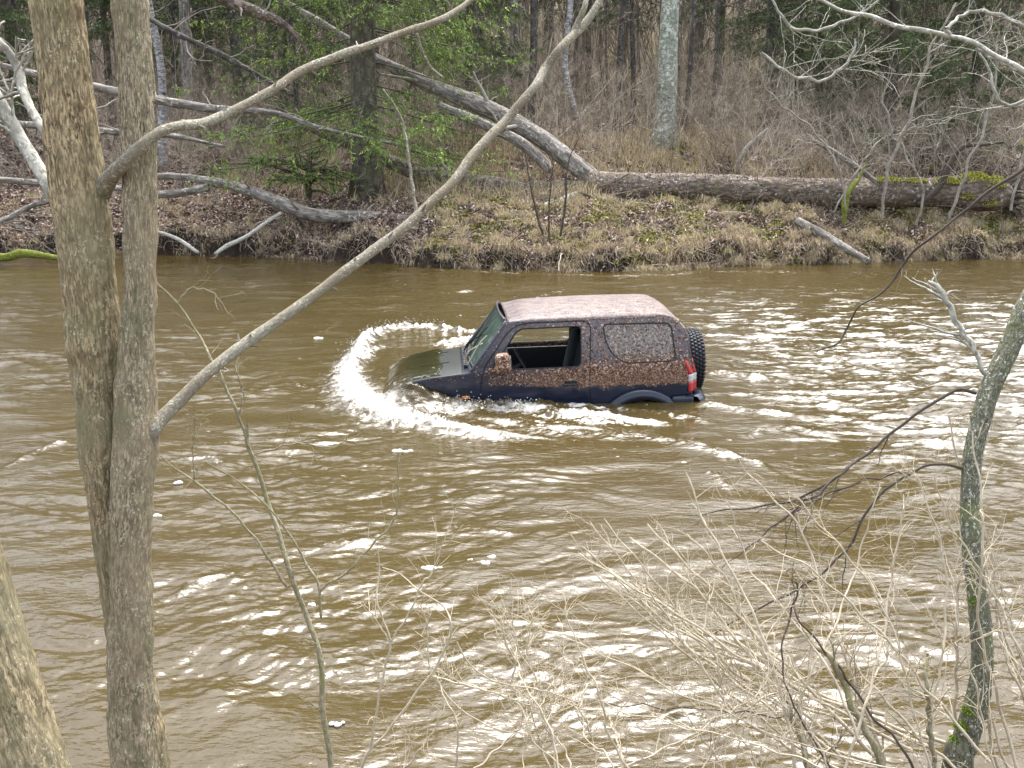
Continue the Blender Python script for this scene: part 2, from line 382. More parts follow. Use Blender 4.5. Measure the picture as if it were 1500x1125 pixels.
# ---- water
NR, NC = 1000, 900
ry = np.geomspace(2.3, 30, NR)
cc = np.linspace(-1, 1, NC); ext = np.geomspace(1.01, 60, 22)
cc = np.r_[-ext[::-1], cc, ext]
WX = (0.56 * ry[None, :] + 1.0) * cc[:, None]; WY = np.broadcast_to(ry[None, :], WX.shape).copy()
x, y = WX.ravel(), WY.ravel(); P2 = np.c_[x, y]
def swirl(th, sx_, sy_, seed, o=2, warp=.35):
    c_, s_ = math.cos(th), math.sin(th); u = x * c_ + y * s_; v = -x * s_ + y * c_
    wv = warp * fbm(x * .7, y * .7, 2, seed + 90)
    return fbm(u * sx_, (v + wv) * sy_, o, seed)
flowmask = sm(-.35, .5, fbm(x * .28 + 7, y * .45, 3, 77))             # calm slicks against rippled patches
diag = sm(1.5, -2.0, x) * sm(9, 5, y)
h = .020 * swirl(.12, .55, 1.5, 1) + .013 * (.35 + flowmask) * ((1 - diag) * swirl(.1, 1.5, 4.2, 11) + diag * swirl(.62, 1.3, 4.6, 13))
h = h + .0065 * (.25 + flowmask) * ((1 - diag) * swirl(.05, 3.8, 10.5, 21) + diag * swirl(.7, 3.2, 11, 23))
h = h + .0024 * (.2 + flowmask) * swirl(.2, 9, 22, 33, 2)
nearness = sm(8.2, 5.2, y)
fm2 = sm(-.25, .45, fbm(x * .55 + 3, y * .9 + 5, 3, 177)); h = h + nearness * .012 * swirl(.5, .8, 1.9, 83, 2, .7); h = h + nearness * (.15 + fm2) * (.009 * swirl(.40, 1.6, 3.8, 41, 2, .5) + .008 * swirl(.35, 3.0, 7.5, 43, 2, .5) + .0025 * swirl(.5, 8, 17, 53, 2))
h = h + .010 * swirl(.25, .7, 2.2, 47, 2, .6) * (.4 + .6 * flowmask)
right = sm(1.5, 4, x) * sm(6.5, 9, y) * sm(22, 15, y)
h = h + right * (.022 * swirl(.0, 1.3, 4.0, 63, 3, .5) + .006 * swirl(.05, 5, 12, 73, 2))
foam = np.zeros_like(x)
def poly(pp): return cr(np.c_[onz([p[0] for p in pp], [p[1] for p in pp])[:, :2], np.zeros(len(pp)), [p[2] for p in pp]], 60)
ns = fbm(x * 4.5, y * 7, 4, 101, .6); ns2 = fbm(x * 14, y * 20, 3, 111, .6)
def add_foam(pp, amp, lift=0., soft=.6, stre=1.):
    global foam, h
    q = poly(pp); lo = q[:, :2].min(0) - 1.2; hi = q[:, :2].max(0) + 1.2
    m = np.where((x > lo[0]) & (x < hi[0]) & (y > lo[1]) & (y < hi[1]))[0]
    d, t, _ = seg_dist(P2[m], q[:, :2]); wd = np.interp(t, np.linspace(0, 1, 60), q[:, 3])
    dd = np.abs(d + (.10 * ns[m] + .05 * ns2[m]) * stre)
    f = amp * (1.05 * np.exp(-(dd / (wd * .62)) ** 1.7) + .30 * np.exp(-(dd / (wd * 1.7)) ** 2)) * (.82 + .5 * ns2[m]) * (1. if lift > .055 else (.3 + .8 * sm(-.35, .35, fbm(x[m] * 1.7, y[m] * 3.2, 3, 191)))) * sm(0, .06, t) * sm(1, .9, t)
    foam[m] = np.maximum(foam[m], f)
    if lift: h[m] += lift * np.exp(-(d / (wd * 1.1)) ** 2) * sm(0, .12, t) * sm(1, .75, t) * (1 + .8 * ns[m] + .45 * ns2[m])
# bow wave arcs around the submerged nose
add_foam([(745, 482, .07), (690, 486, .07), (640, 481, .08), (585, 480, .08), (550, 489, .09), (528, 506, .11)], .72, .056)
add_foam([(560, 484, .06), (536, 498, .10), (522, 520, .13), (511, 547, .17), (512, 572, .21), (535, 595, .25), (580, 613, .24), (640, 625, .19), (700, 635, .14), (770, 640, .10), (850, 645, .07)], 1.0, .065)
add_foam([(575, 508, .05), (548, 512, .07), (535, 530, .06)], .8, .03)
add_foam([(700, 498, .11), (665, 503, .09), (630, 505, .05)], 1.0, .06)
add_foam([(595, 556, .03), (625, 580, .07), (670, 594, .13), (720, 597, .17), (780, 602, .19), (850, 610, .18), (920, 616, .14), (1000, 624, .10)], 1.0, .05)
add_foam([(640, 600, .10), (700, 612, .13), (780, 624, .15), (860, 632, .14), (940, 640, .11), (1020, 652, .09), (1090, 672, .07), (1150, 680, .05)], .6, .02)
add_foam([(700, 588, .08), (760, 592, .10), (830, 596, .08), (900, 602, .06)], .95, .03)
add_foam([(900, 598, .08), (980, 606, .08), (1060, 622, .06)], .6, .02)
add_foam([(1025, 545, .12), (1070, 548, .13), (1130, 556, .08), (1200, 560, .05)], .75, .03)
add_foam([(1020, 590, .08), (1080, 600, .10), (1170, 610, .07)], .7, .02)
add_foam([(500, 470, .05), (460, 494, .04)], .3)
for q, a in (([(1050, 500, .06), (1110, 497, .12), (1165, 480, .12), (1215, 467, .08), (1260, 470, .05)], .8), ([(1255, 492, .05), (1280, 488, .13), (1300, 500, .05)], .7),
             ([(1270, 522, .05), (1300, 518, .08), (1330, 515, .04)], .6), ([(1330, 655, .07), (1365, 652, .13), (1400, 640, .08), (1440, 620, .04)], .85),
             ([(1180, 505, .05), (1260, 540, .06), (1330, 560, .05)], .45), ([(1400, 480, .05), (1450, 470, .12), (1500, 475, .08)], .6),
             ([(1040, 690, .03), (1075, 720, .07), (1100, 715, .03)], .5), ([(1050, 660, .03), (1080, 668, .06), (1130, 690, .04)], .6),
             ([(1080, 640, .04), (1150, 628, .05), (1230, 640, .04)], .45), ([(640, 460, .02), (740, 462, .04), (800, 430, .03), (840, 425, .05)], .5),
             ([(620, 395, .03), (800, 402, .07), (950, 404, .09), (1050, 398, .06), (1200, 398, .03)], .42), ([(1000, 398, .06), (1200, 400, .07), (1400, 395, .05)], .35),
             ([(0, 690, .02), (60, 660, .04), (110, 640, .03)], .45), ([(230, 545, .03), (300, 552, .03), (330, 540, .02)], .5), ([(430, 560, .02), (470, 575, .03), (500, 590, .03)], .5),
             ([(430, 590, .02), (480, 600, .04), (540, 602, .03)], .4), ([(640, 770, .02), (700, 775, .04), (760, 785, .02)], .5), ([(470, 800, .02), (530, 795, .04), (570, 780, .02)], .45),
             ([(240, 880, .02), (300, 850, .05), (350, 840, .02)], .5), ([(240, 675, .02), (300, 670, .04), (330, 680, .02)], .45),
             ([(1100, 520, .06), (1180, 530, .09), (1300, 545, .05)], .4), ([(1060, 575, .05), (1160, 585, .09), (1300, 600, .05)], .4)):
    add_foam(q, a, .012, .9, .7)
strk = sm(-.05, .75, fbm(x * 1.1, y * 5.5, 5, 121, .7)) * right * .8 * sm(8.2, 10.2, y) ** .5
foam = np.maximum(foam, strk)
specks = sm(.80, .98, fbm(x * 9, y * 13, 2, 141)) * .8 * sm(7.0, 9, y) * sm(-7, -2, x)
foam = np.maximum(foam, specks * .6)
# shape round the hull
Lc = to_local(np.c_[x, y, 0 * x]); lx, ly = Lc[:, 0], Lc[:, 1]
hwid = halfw(np.clip(lx, 0, 3.36), .9)
dx_ = np.maximum(np.maximum(lx - 3.30, -lx), 0); dy_ = np.maximum(np.abs(ly) - hwid, 0); dh = np.hypot(dx_, dy_)
nose = sm(2.75, 3.25, lx)
lxn = np.clip(lx, 2.4, 3.30); lyn = np.clip(ly, -hwid, hwid)
zn = to_world(np.c_[lxn, lyn, hood_z(lxn, lyn)])[:, 2] + .014
front = np.exp(-(np.maximum(lx - 3.30, 0) / .34) ** 1.5) * np.exp(-(dy_ / .20) ** 1.6) * sm(3.02, 3.32, lx)
flank = np.exp(-(dy_ / .20) ** 1.5) * sm(2.42, 3.12, lx + .04 * ns) * (lx < 3.32)
e_ = np.maximum(front, flank)
h = h * (1 - .6 * np.exp(-(dh / .25) ** 2) * nose)
h = h + .05 * np.exp(-(dh / .2) ** 2) * sm(.9, 2.9, lx) * (lx < 3.6) + .02 * np.exp(-(dh / .35) ** 2) * sm(1.2, .3, lx)
h = h * (1 - e_) + (zn + .012 * ns) * e_
over = (np.abs(ly) < hwid + .004) & (lx > 2.36) & (lx < 3.31)
hz = to_world(np.c_[lx, ly, hood_z(lx, ly)])[:, 2]
film = sm(2.52, 2.72, lx + .05 * ns) * over * ((np.abs(ly) < hwid - .035) | (lx > 3.0))
zf = hz + .014 + .004 * ns2 * (ly > -.6) + .003 * ns
h = np.where(film > 0, zf * film + (-.15) * (1 - film), np.where(over, -.15, h))
inh = (np.abs(ly) < hwid - .01) & (lx > .02) & (lx <= 2.36)
h = np.where(inh, -.22, h)
thin = np.where(over, 1.0, flank * sm(3.3, 3.1, lx)) * sm(3.30, 2.95, lx)
foam = np.where(over, np.maximum(.75 * sm(.45, .9, ns2) * sm(.1, .6, ly) , 1.0 * sm(-.60, -.66, ly + .03 * ns) * sm(2.9, 2.5, lx) * 0), foam)
foam = np.where(over & (np.abs(ly - hwid) < .10), np.maximum(foam, .45 * sm(-.1, .5, ns2)), foam)
foam = np.where(inh, 0, foam)
side = np.exp(-(np.maximum(ly - hwid, 0) / .05) ** 2) * (ly > hwid - .02) * sm(2.2, 2.6, lx) * (lx < 3.3)
foam = np.maximum(foam, side * (.1 + .5 * sm(-.1, .6, ns2)) * (1 - over))
h = h + foam * (.010 * ns2 + .012 * np.abs(ns)) * (1 - over)
WZ = h
wm = NT('river_water'); fo = wm.attr('foam').outputs['Fac']; th_ = wm.attr('thin').outputs['Fac']; oc = wm.obj()
n_a = wm.noise(oc, 24, 4, .7); n_b = wm.noise(wm.mp(oc, (1, 1.7, 1)), 75, 4, .75)
def ridge(v, a): return wm.math('SUBTRACT', 1.0, wm.math('ABSOLUTE', wm.math('MULTIPLY', wm.math('SUBTRACT', v, .5), a)))
lace = wm.math('ADD', wm.math('MULTIPLY', ridge(wm.noise(wm.mp(oc, (.6, 1.2, 1)), 9, 4, .65, .8), 5.), .5), wm.math('MULTIPLY', ridge(wm.noise(wm.mp(oc, (.7, 1.3, 1)), 30, 4, .7, .5), 5.), .5))
ff = wm.math('MULTIPLY', wm.rng(wm.math('ADD', lace, wm.math('MULTIPLY', fo, 1.25)), .98, 1.95), wm.rng(fo, .03, .25))
lw = wm.noise(wm.mp(oc, (.5, 1., 1)), 1.1, 3)
wc = wm.mix(lw, (.044, .031, .0085), (.061, .044, .0145))
wc = wm.mix(wm.rng(fo, .1, .8, 0, .45), wc, (.17, .145, .09))
col = wm.mix(ff, wc, wm.mix(n_b, (.28, .26, .22), (.62, .62, .60)))
rip = wm.math('ADD', wm.math('MULTIPLY', wm.noise(wm.mp(oc, (1, 2.1, 1)), 11, 3, .5), 1.0), wm.math('MULTIPLY', wm.noise(wm.mp(oc, (1, 1.8, 1)), 34, 2, .5), .22))
rip = wm.math('ADD', rip, wm.math('MULTIPLY', ff, .25))
wm.p(Base_Color=col, Roughness=wm.rng(ff, 0, 1, .06, .75), IOR=1.38, Specular_IOR_Level=.5, Normal=wm.bump(rip, .35, .02))
tr = wm.n('BsdfTransparent', Color=(.52, .62, .45, 1)); mx = wm.n('MixShader')
wm.set(mx, 'i0', wm.math('MULTIPLY', th_, wm.rng(ff, 0, .8, .72, .0)))
wm.t.links.new(wm.b.outputs[0], mx.inputs[1]); wm.t.links.new(tr.outputs[0], mx.inputs[2]); wm.t.links.new(mx.outputs[0], wm.out.inputs['Surface'])
wmb = MB().grid(np.stack([x, y, WZ], -1).reshape(len(cc), NR, 3))
tag(wmb.build('water', wm.m, attrs={'foam': foam, 'thin': thin}), kind='structure')

rng = np.random.default_rng(31)
q = poly([(640, 480, .1), (585, 479, .1), (548, 489, .1), (526, 508, .1), (509, 545, .12), (510, 572, .14), (535, 596, .14), (580, 614, .12), (640, 626, .1), (670, 598, .1), (720, 600, .1), (800, 606, .1)])
k_ = rng.integers(0, 60, 900); sp = np.c_[q[k_, :2] + rng.normal(0, .09, (900, 2)), .05 + np.abs(rng.normal(0, .045, 900))]; rr_ = rng.uniform(.002, .008, 900) ** 1.0
od = np.array([[1, 0, 0], [-1, 0, 0], [0, 1, 0], [0, -1, 0], [0, 0, 1], [0, 0, -1]]); ot = np.array([[0, 2, 4], [2, 1, 4], [1, 3, 4], [3, 0, 4], [2, 0, 5], [1, 2, 5], [3, 1, 5], [0, 3, 5]])
V = (sp[:, None] + od * rr_[:, None, None]).reshape(-1, 3); T = (ot[None] + (np.arange(900) * 6)[:, None, None]).reshape(-1, 3)
SPRAY_V, SPRAY_T = V, T
# ---- little clots of foam drifting on the water
FOAMM = NT('foam'); FOAMM = FOAMM.p(Base_Color=(.6, .6, .57), Roughness=.7, Normal=FOAMM.bump(FOAMM.noise(FOAMM.obj(), 90, 3), .6, .01))
mbs = MB(); mbs.add(SPRAY_V, None, SPRAY_T); tag(mbs.build('spray', FOAMM), kind='stuff')
rng = np.random.default_rng(3)
clots = [(587, 660, 9, 'white foam clot floating between the car and the leafless sapling twigs'), (636, 832, 12, 'largest white foam clot, floating right of the leafless sapling in open brown water'),
         (723, 815, 7, 'upper of two small foam clots close together right of the largest clot'), (712, 823, 6, 'lower of two small foam clots close together right of the largest clot'),
         (688, 819, 5, 'tiny foam clot between the largest clot and the close pair of clots'), (493, 1058, 7, 'small foam clot at the foot of the thin sapling stem at the bottom edge'),
         (465, 495, 6, 'small foam clot drifting upstream of the bow wave'), (262, 706, 7, 'foam clot just right of the twin grey trunk'), (455, 884, 6, 'tiny foam clot behind the thin sapling stem'),
         (230, 754, 6, 'small foam clot against the edge of the twin grey trunk')]
for px, py, s, lb in clots:
    p = onz(px, py, .012); r = s * np.linalg.norm(p - CAMP) / F_PX; b = MB()
    for _ in range(7):
        o_ = rng.normal(size=2) * r * .26; rr = r * rng.uniform(.25, .65)
        pr = [(1e-4, rr * .7), (rr * .5, rr * .6), (rr * .85, rr * .35), (rr, 0), (rr * .8, -rr * .3)]
        b.lathe(pr, (p[0] + o_[0] * 1.8, p[1] + o_[1], .004), k=12)
    tag(b.build('foam_clot', FOAMM, loc=(p[0], p[1], 0)), lb, 'foam clot', 'foam clots drifting on the river')

# ------------------------------------------------------------------ the car
car = thing('off_road_car', 'mud splattered dark blue off-road car stranded bonnet deep in the river', 'car', tuple(OC))
car.rotation_mode = 'XYZ'
import mathutils
car.rotation_euler = mathutils.Matrix(RC.tolist()).to_euler('XYZ')
def paint(name, window=False, roof=False, heavy=False):
    m = NT(name); oc = m.obj(); s = m.n('SeparateXYZ', Vector=oc); X, Z = s.outputs['X'], s.outputs['Z']
    navy = m.mix(m.noise(oc, 6, 3), (.003, .006, .016), (.007, .012, .032))
    fine = m.noise(oc, 150, 2, .7); fine2 = m.noise(oc, 62, 3, .75); v = m.vor(oc, 70, 'F1', 'Color'); vr = m.n('SeparateColor', Color=v); big = m.noise(oc, 5, 4, .6)
    vd = m.vor(oc, 70)
    # caked flecks: band between the flood line and the window sill, thinner towards the front and above
    edge = m.math('ADD', Z, m.math('MULTIPLY', m.math('SUBTRACT', m.noise(oc, 14, 4, .7), .5), .16))
    edge = m.math('SUBTRACT', edge, m.rng(X, 1.2, 2.3, 0, .085))
    above = m.rng(edge, .87, .905)
    band = m.rng(Z, 1.20, 1.04, 0, 1); front = m.rng(X, 2.15, 1.3, .0, 1)
    cover = m.math('MULTIPLY', above, m.math('ADD', .49, m.math('MULTIPLY', m.math('MULTIPLY', band, m.rng(X, 2.45, 1.2, .25, 1)), .56)))
    cover = m.math('MULTIPLY', cover, m.rng(X, 2.42, 1.2, .42, 1.0)) if not roof else cover
    if window: cover = m.math('ADD', cover, .22)
    if heavy: cover = m.math('ADD', cover, .8)
    fl = m.rng(m.math('ADD', m.math('ADD', m.math('MULTIPLY', vr.outputs[1], .55), m.math('MULTIPLY', fine2, .65)), m.math('MULTIPLY', cover, .75)), .98, 1.10)
    fl = m.math('MULTIPLY', fl, m.rng(cover, .02, .3))
    mud = m.ramp(vr.outputs[0], [(0, (.018, .010, .007)), (.4, (.12, .058, .032)), (.75, (.30, .165, .10)), (1, (.55, .42, .32))])
    film = m.mix(fine, (.055, .052, .070), (.33, .28, .28))        # dried dusty film over the paint higher up
    fcov = m.math('MULTIPLY', above, m.rng(Z, 1.05, 1.4, .35, .95))
    fcov = m.math('MULTIPLY', fcov, m.rng(big, .3, .6, .65, 1.))
    fcov = m.math('MULTIPLY', fcov, m.rng(X, 2.35, 1.0, .22, .9))
    if window:
        navy = m.mix(m.noise(oc, 9, 3), (.10, .10, .09), (.28, .265, .235)); fcov = m.math('MULTIPLY', fcov, .6)
        mud = m.mix(m.rng(Z, 1.12, 1.34), mud, m.ramp(vr.outputs[0], [(0, (.05, .038, .030)), (.4, (.17, .13, .105)), (1, (.42, .36, .30))]))
    if roof:
        streak = m.noise(m.mp(oc, (1.2, 4, 2)), 2.2, 5, .7)
        film = m.mix(m.rng(m.noise(m.mp(oc, (1.6, 6, 3)), 5, 4, .7), .35, .65), (.07, .062, .072), (.27, .205, .165)); fcov = m.math('MULTIPLY', m.rng(streak, .28, .58, .35, 1.), m.rng(X, 2.2, 1.4, .62, .95))
        fl = m.math('MULTIPLY', fl, m.math('MULTIPLY', m.rng(X, 1.9, .5, .35, .8), m.rng(fine2, .42, .56)))
    c = m.mix(fcov, navy, film); c = m.mix(fl, c, mud)
    ht = m.math('ADD', m.math('MULTIPLY', fl, m.math('SUBTRACT', 1.3, vd)), m.math('MULTIPLY', fcov, m.math('MULTIPLY', fine, .25)))
    ro = m.math('ADD', .16, m.math('MULTIPLY', m.math('MAXIMUM', fl, fcov), .62))
    return m.p(Base_Color=c, Roughness=ro, Specular_IOR_Level=.38, Normal=m.bump(ht, .9, .006), Coat_Weight=.05)
PAINT = paint('muddy_paint'); PAINTM = paint('mud_caked_mirror', heavy=True); PAINTR = paint('dusty_roof_paint', roof=True); MUDGLASS = paint('mud_caked_glass', window=True)
def simple(name, col, rough=.5, spec=.5, **k):
    m = NT(name); oc = m.obj(); n = m.noise(oc, 40, 4, .7)
    return m.p(Base_Color=m.mix(n, tuple(x * .6 for x in col), tuple(x * 1.4 for x in col)), Roughness=m.rng(n, .3, .7, rough * .8, min(1, rough * 1.3)), Specular_IOR_Level=spec, **k)
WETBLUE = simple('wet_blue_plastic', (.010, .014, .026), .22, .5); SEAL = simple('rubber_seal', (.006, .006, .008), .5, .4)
INNER = simple('dark_interior', (.010, .010, .012), .6, .4); CLOTHM = simple('seat_cloth', (.022, .025, .028), .85, .2)
TYRE = NT('tyre_rubber'); _v = TYRE.obj(); TYRE = TYRE.p(Base_Color=TYRE.mix(TYRE.noise(_v, 60, 3, .7), (.005, .006, .008), (.02, .022, .027)), Roughness=.6, Specular_IOR_Level=.4)
RED = simple('red_lens', (.35, .006, .01), .15, .6); WHITE = simple('clear_lens', (.40, .40, .38), .2, .6); AMBER = simple('amber_lens', (.5, .15, .012), .2, .6)
gl = NT('green_tinted_glass'); tr = gl.n('BsdfTransparent', Color=(.62, .78, .70, 1)); mx = gl.n('MixShader'); _n = gl.noise(gl.obj(), 9, 4, .6)
gl.p(Base_Color=(.10, .16, .13), Roughness=.06, Specular_IOR_Level=.7); gl.set(mx, 'i0', gl.rng(_n, .35, .7, .62, .35))
gl.t.links.new(gl.b.outputs[0], mx.inputs[1]); gl.t.links.new(tr.outputs[0], mx.inputs[2]); gl.t.links.new(mx.outputs[0], gl.out.inputs['Surface']); GLASS = gl.m
gl2 = NT('clear_side_glass'); tr = gl2.n('BsdfTransparent', Color=(.93, .97, .95, 1)); mx = gl2.n('MixShader'); gl2.p(Base_Color=(.3, .32, .3), Roughness=.05); gl2.set(mx, 'i0', .88)
gl2.t.links.new(gl2.b.outputs[0], mx.inputs[1]); gl2.t.links.new(tr.outputs[0], mx.inputs[2]); gl2.t.links.new(mx.outputs[0], gl2.out.inputs['Surface']); GLASS2 = gl2.m

GT = 1.605                                   # gutter height
OUT = rpoly([(0.0, .30), (0.0, .98), (.045, 1.14), (.095, 1.40), (.122, 1.48), (.165, 1.545), (.23, 1.585), (.32, GT), (1.975, GT), (2.36, 1.105), (2.45, 1.085), (2.8, 1.05), (3.05, 1.005), (3.2, .95), (3.3, .88), (3.36, .78), (3.38, .30)], [0, .1, .1, .1, .03, .03, .03, .05, 0, .05, .05, 0, 0, .05, .05, .05, 0])
DOOR = rpoly([(1.135, .36), (1.125, 1.10), (1.10, 1.588), (1.915, 1.585), (2.255, 1.115), (2.275, .95), (2.27, .36)], [.03, .1, .10, .16, .08, .05, .03])
WDO = rpoly([(1.215, 1.115), (1.205, 1.535), (1.865, 1.530), (2.165, 1.112)], [.06, .05, .07, .03])
WQ = rpoly([(.205, 1.135), (.25, 1.535), (.975, 1.545), (.955, 1.40), (.90, 1.25), (.76, 1.13)], [.08, .07, .05, .15, .2, .12])
WQF = WQ; WDF = rpoly([(1.16, 1.115), (1.15, 1.535), (1.865, 1.530), (2.165, 1.112)], [.05, .05, .07, .03])
def closed(a): return np.vstack([a, a[:1]])
def side_sheet(sgn):
    st = .0115; gx = np.arange(-.012, 3.40, st); gz = np.arange(.30, GT + .008, st)
    A, Bz = np.meshgrid(gx, gz, indexing='ij'); P = np.c_[A.ravel(), Bz.ravel()]
    polys = [OUT, DOOR, WDO if sgn > 0 else WDF, WQ]; bd = np.full(len(P), 9.); bn = P.copy()
    for pl in polys:
        d, _, nn = seg_dist(P, closed(pl)); m = d < bd; bd[m] = d[m]; bn[m] = nn[m]
    s_ = bd < st * .62; P[s_] = bn[s_]
    V = np.c_[P[:, 0], sgn * halfw(P[:, 0], P[:, 1]), P[:, 1]]
    a, b = A.shape; i, j = np.meshgrid(np.arange(a - 1), np.arange(b - 1), indexing='ij'); k0 = (i * b + j).ravel()
    Q = np.c_[k0, k0 + b, k0 + b + 1, k0 + 1]
    if sgn > 0: Q = Q[:, ::-1]
    c = P[Q].mean(1); o, dr, w1, w2 = inside(c, OUT), inside(c, DOOR), inside(c, polys[2]), inside(c, WQ)
    return V, Q, o & ~dr & ~w2, dr & ~w1, w2 & o, w1 & o
def compact(V, Q):
    u, inv = np.unique(Q, return_inverse=True); return V[u], inv.reshape(Q.shape)
def solid(o, t):
    md = o.modifiers.new('thick', 'SOLIDIFY'); md.thickness = t; md.offset = -1; return o
def cpart(name, V, F, mat, parent=car, **k): return link_mesh(name, V, F, mat, parent, (0, 0, 0), {'bk': V}, **k)
bodyV, bodyQ, n0 = [], [], 0
def badd(V, Q):
    global n0
    bodyV.append(V); bodyQ.append(Q + n0); n0 += len(V)
def frame_tube(mb, poly2, sgn, r, out=.0, dy=0.0):
    p = closed(poly2); L = np.r_[0, np.cumsum(np.linalg.norm(np.diff(p, axis=0), axis=1))]; n = int(L[-1] / .012)
    t = np.linspace(0, L[-1], n); q = np.c_[np.interp(t, L, p[:, 0]), np.interp(t, L, p[:, 1])]
    P = np.c_[q[:, 0], sgn * (halfw(q[:, 0], q[:, 1]) + out), q[:, 1]]
    mb.tube(P, np.full(n, r), 6)
for sgn in (1, -1):
    V, Q, fb, fd, fq, fw_ = side_sheet(sgn)
    v, q = compact(V, Q[fb]); badd(v, q)
    v, q = compact(V, Q[fd]); door = solid(cpart('door', v, [q], PAINT), .022)
    m_ = MB(); frame_tube(m_, DOOR, sgn, .0055, -.001); m_.build('door_gap_shade', SEAL, door)  # black tube stands in for the shade in the door's shut gap
    m_ = MB(); frame_tube(m_, WDO if sgn > 0 else WDF, sgn, .009, -.006); m_.build('window_seal', SEAL, door)
    if sgn > 0:                               # handle, recessed in its cup
        m_ = MB(); yy = halfw(1.33, .925)
        m_.box((1.33, yy + .004, .928), (.17, .02, .028), bev=.009); m_.build('handle', WETBLUE, door)
        m_ = MB(); m_.box((1.33, yy + .001, .955), (.13, .008, .03), bev=.003); m_.build('handle_recess', SEAL, door)
        m_ = MB(); m_.box((1.60, yy + .0, .90), (.006, .008, .13), bev=.002)
    else:
        v, q = compact(V, Q[fw_]); v[:, 1] += .012; cpart('window_glass', v, [q], GLASS2, door)
        m_ = MB(); m_.box((1.33, -halfw(1.33, .925) - .004, .928), (.17, .02, .028), bev=.009); m_.build('handle', WETBLUE, door)
    v, q = compact(V, Q[fq]); v[:, 1] -= sgn * .006
    qg = cpart('side_window', v, [q], MUDGLASS); qg['label'] = 'rear side window caked with grey brown mud' if sgn > 0 else 'far rear side window'
    m_ = MB(); frame_tube(m_, WQ, sgn, .007, -.003); m_.build('window_seal', SEAL, qg)
# rear panel with softened corners
zz = np.linspace(.30, 1.475, 60); yy = np.linspace(-1, 1, 60); ZZ, YY = np.meshgrid(zz, yy, indexing='ij')
xr = np.interp(zz, [.3, .98, 1.14, 1.40, 1.48, GT], [0, 0, .045, .095, .122, .16])[:, None]
badd(*(lambda P: (P.reshape(-1, 3), None))(np.zeros((1, 1, 3)))) if False else None
def gridq(P, flip=False):
    a, b = P.shape[:2]; i, j = np.meshgrid(np.arange(a - 1), np.arange(b - 1), indexing='ij'); k0 = (i * b + j).ravel()
    q = np.c_[k0, k0 + b, k0 + b + 1, k0 + 1]; return P.reshape(-1, 3), (q[:, ::-1] if flip else q)
hwr = halfw(xr, zz[:, None]); badd(*gridq(np.stack([np.broadcast_to(xr - .025 * (1 - abs(YY) ** 4), ZZ.shape), YY * hwr, ZZ], -1), True))
# nose panel
zf_ = np.linspace(.30, .80, 14); Zf, Yf = np.meshgrid(zf_, yy, indexing='ij'); xf_ = np.interp(zf_, [.3, .78, .80], [3.38, 3.36, 3.355])[:, None]
badd(*gridq(np.stack([xf_ + .04 * (1 - abs(Yf) ** 3), Yf * halfw(np.broadcast_to(xf_, Yf.shape), Zf), Zf], -1)))
# cowl between bonnet and windscreen
body = cpart('body', np.vstack(bodyV), [np.vstack(bodyQ)], PAINT); solid(body, .018)
# roof: rounded cap down to the gutters
nx_, ny_ = 90, 60; u = np.linspace(0, 1, nx_); xx = .122 + (1.975 - .122) * u ** 1.25; vv = np.linspace(-1, 1, ny_); vv = np.sign(vv) * (1 - (1 - abs(vv)) ** 1.6)
XX, VV = np.meshgrid(xx, vv, indexing='ij'); hwG = halfw(XX, GT); GTX = np.interp(XX, [.122, .165, .23, .32], [1.48, 1.545, 1.585, GT])
crown = .098 * (1 - np.abs(VV) ** 2.3) ** (1 / 1.9)
fr = 1 - .62 * sm(1.70, 1.99, XX) ** 1.3; rr_ = np.clip((XX - .122) / .34, 0, 1); rr_ = (1 - (1 - rr_) ** 2.3) ** .8
XR = XX + .0 * VV; arch = .018 * np.sin(np.clip((XX - .145) / 1.83, 0, 1) * np.pi) - .012 * sm(1.2, 2.0, XX)
rv, rq = gridq(np.stack([XR, VV * hwG, GTX + (crown) * np.clip(fr, .0, 1) * rr_ + arch * (1 - abs(VV) ** 3)], -1), False)
roof = cpart('roof', rv, [rq], PAINTR); solid(roof, .02)
# rain gutters
for sgn in (1, -1):
    m_ = MB(); xg = np.linspace(.40, 1.90, 40); m_.tube(np.c_[xg, sgn * (halfw(xg, GT) + .004), np.full(40, GT - .001)], np.full(40, .0035), 6); m_.build('rain_gutter', PAINT, roof)
# bonnet
xb = np.linspace(2.47, 3.36, 60); vb = np.linspace(-1, 1, 50); XB, VB = np.meshgrid(xb, vb, indexing='ij')
bv, bq = gridq(np.stack([XB, VB * halfw(XB, 1.0) * .998, hood_z(XB, VB * halfw(XB, 1.0)) + .0], -1))
bm_ = NT('wet_bonnet_paint'); _o = bm_.obj(); BONNET = bm_.p(Base_Color=bm_.mix(bm_.rng(bm_.noise(_o, 7, 5, .7), .35, .65), (.004, .007, .006), (.013, .017, .012)), Roughness=.42, Specular_IOR_Level=.3)
bonnet = solid(cpart('bonnet', bv, [bq], BONNET), .015)
for yv in (-.28, .28):
    m_ = MB(); xl = np.linspace(2.6, 3.28, 30); m_.tube(np.c_[xl, np.full(30, yv), hood_z(xl, np.full(30, yv)) + .002], np.full(30, .009), 6); m_.build('bonnet_rib', BONNET, bonnet)

# cowl panel, wipers
xc = np.linspace(2.30, 2.475, 12); XC, VC = np.meshgrid(xc, vb, indexing='ij')
cv, cq = gridq(np.stack([XC, VC * halfw(XC, 1.0) * .99, hood_z(XC, VC * halfw(XC, 1.0)) - .012], -1)); cowl = cpart('cowl', cv, [cq], WETBLUE)
m_ = MB()
for k in range(11): m_.box((2.425, -.5 + k * .1, 1.137), (.05, .07, .01), bev=.003)
m_.build('air_intake', SEAL, cowl)
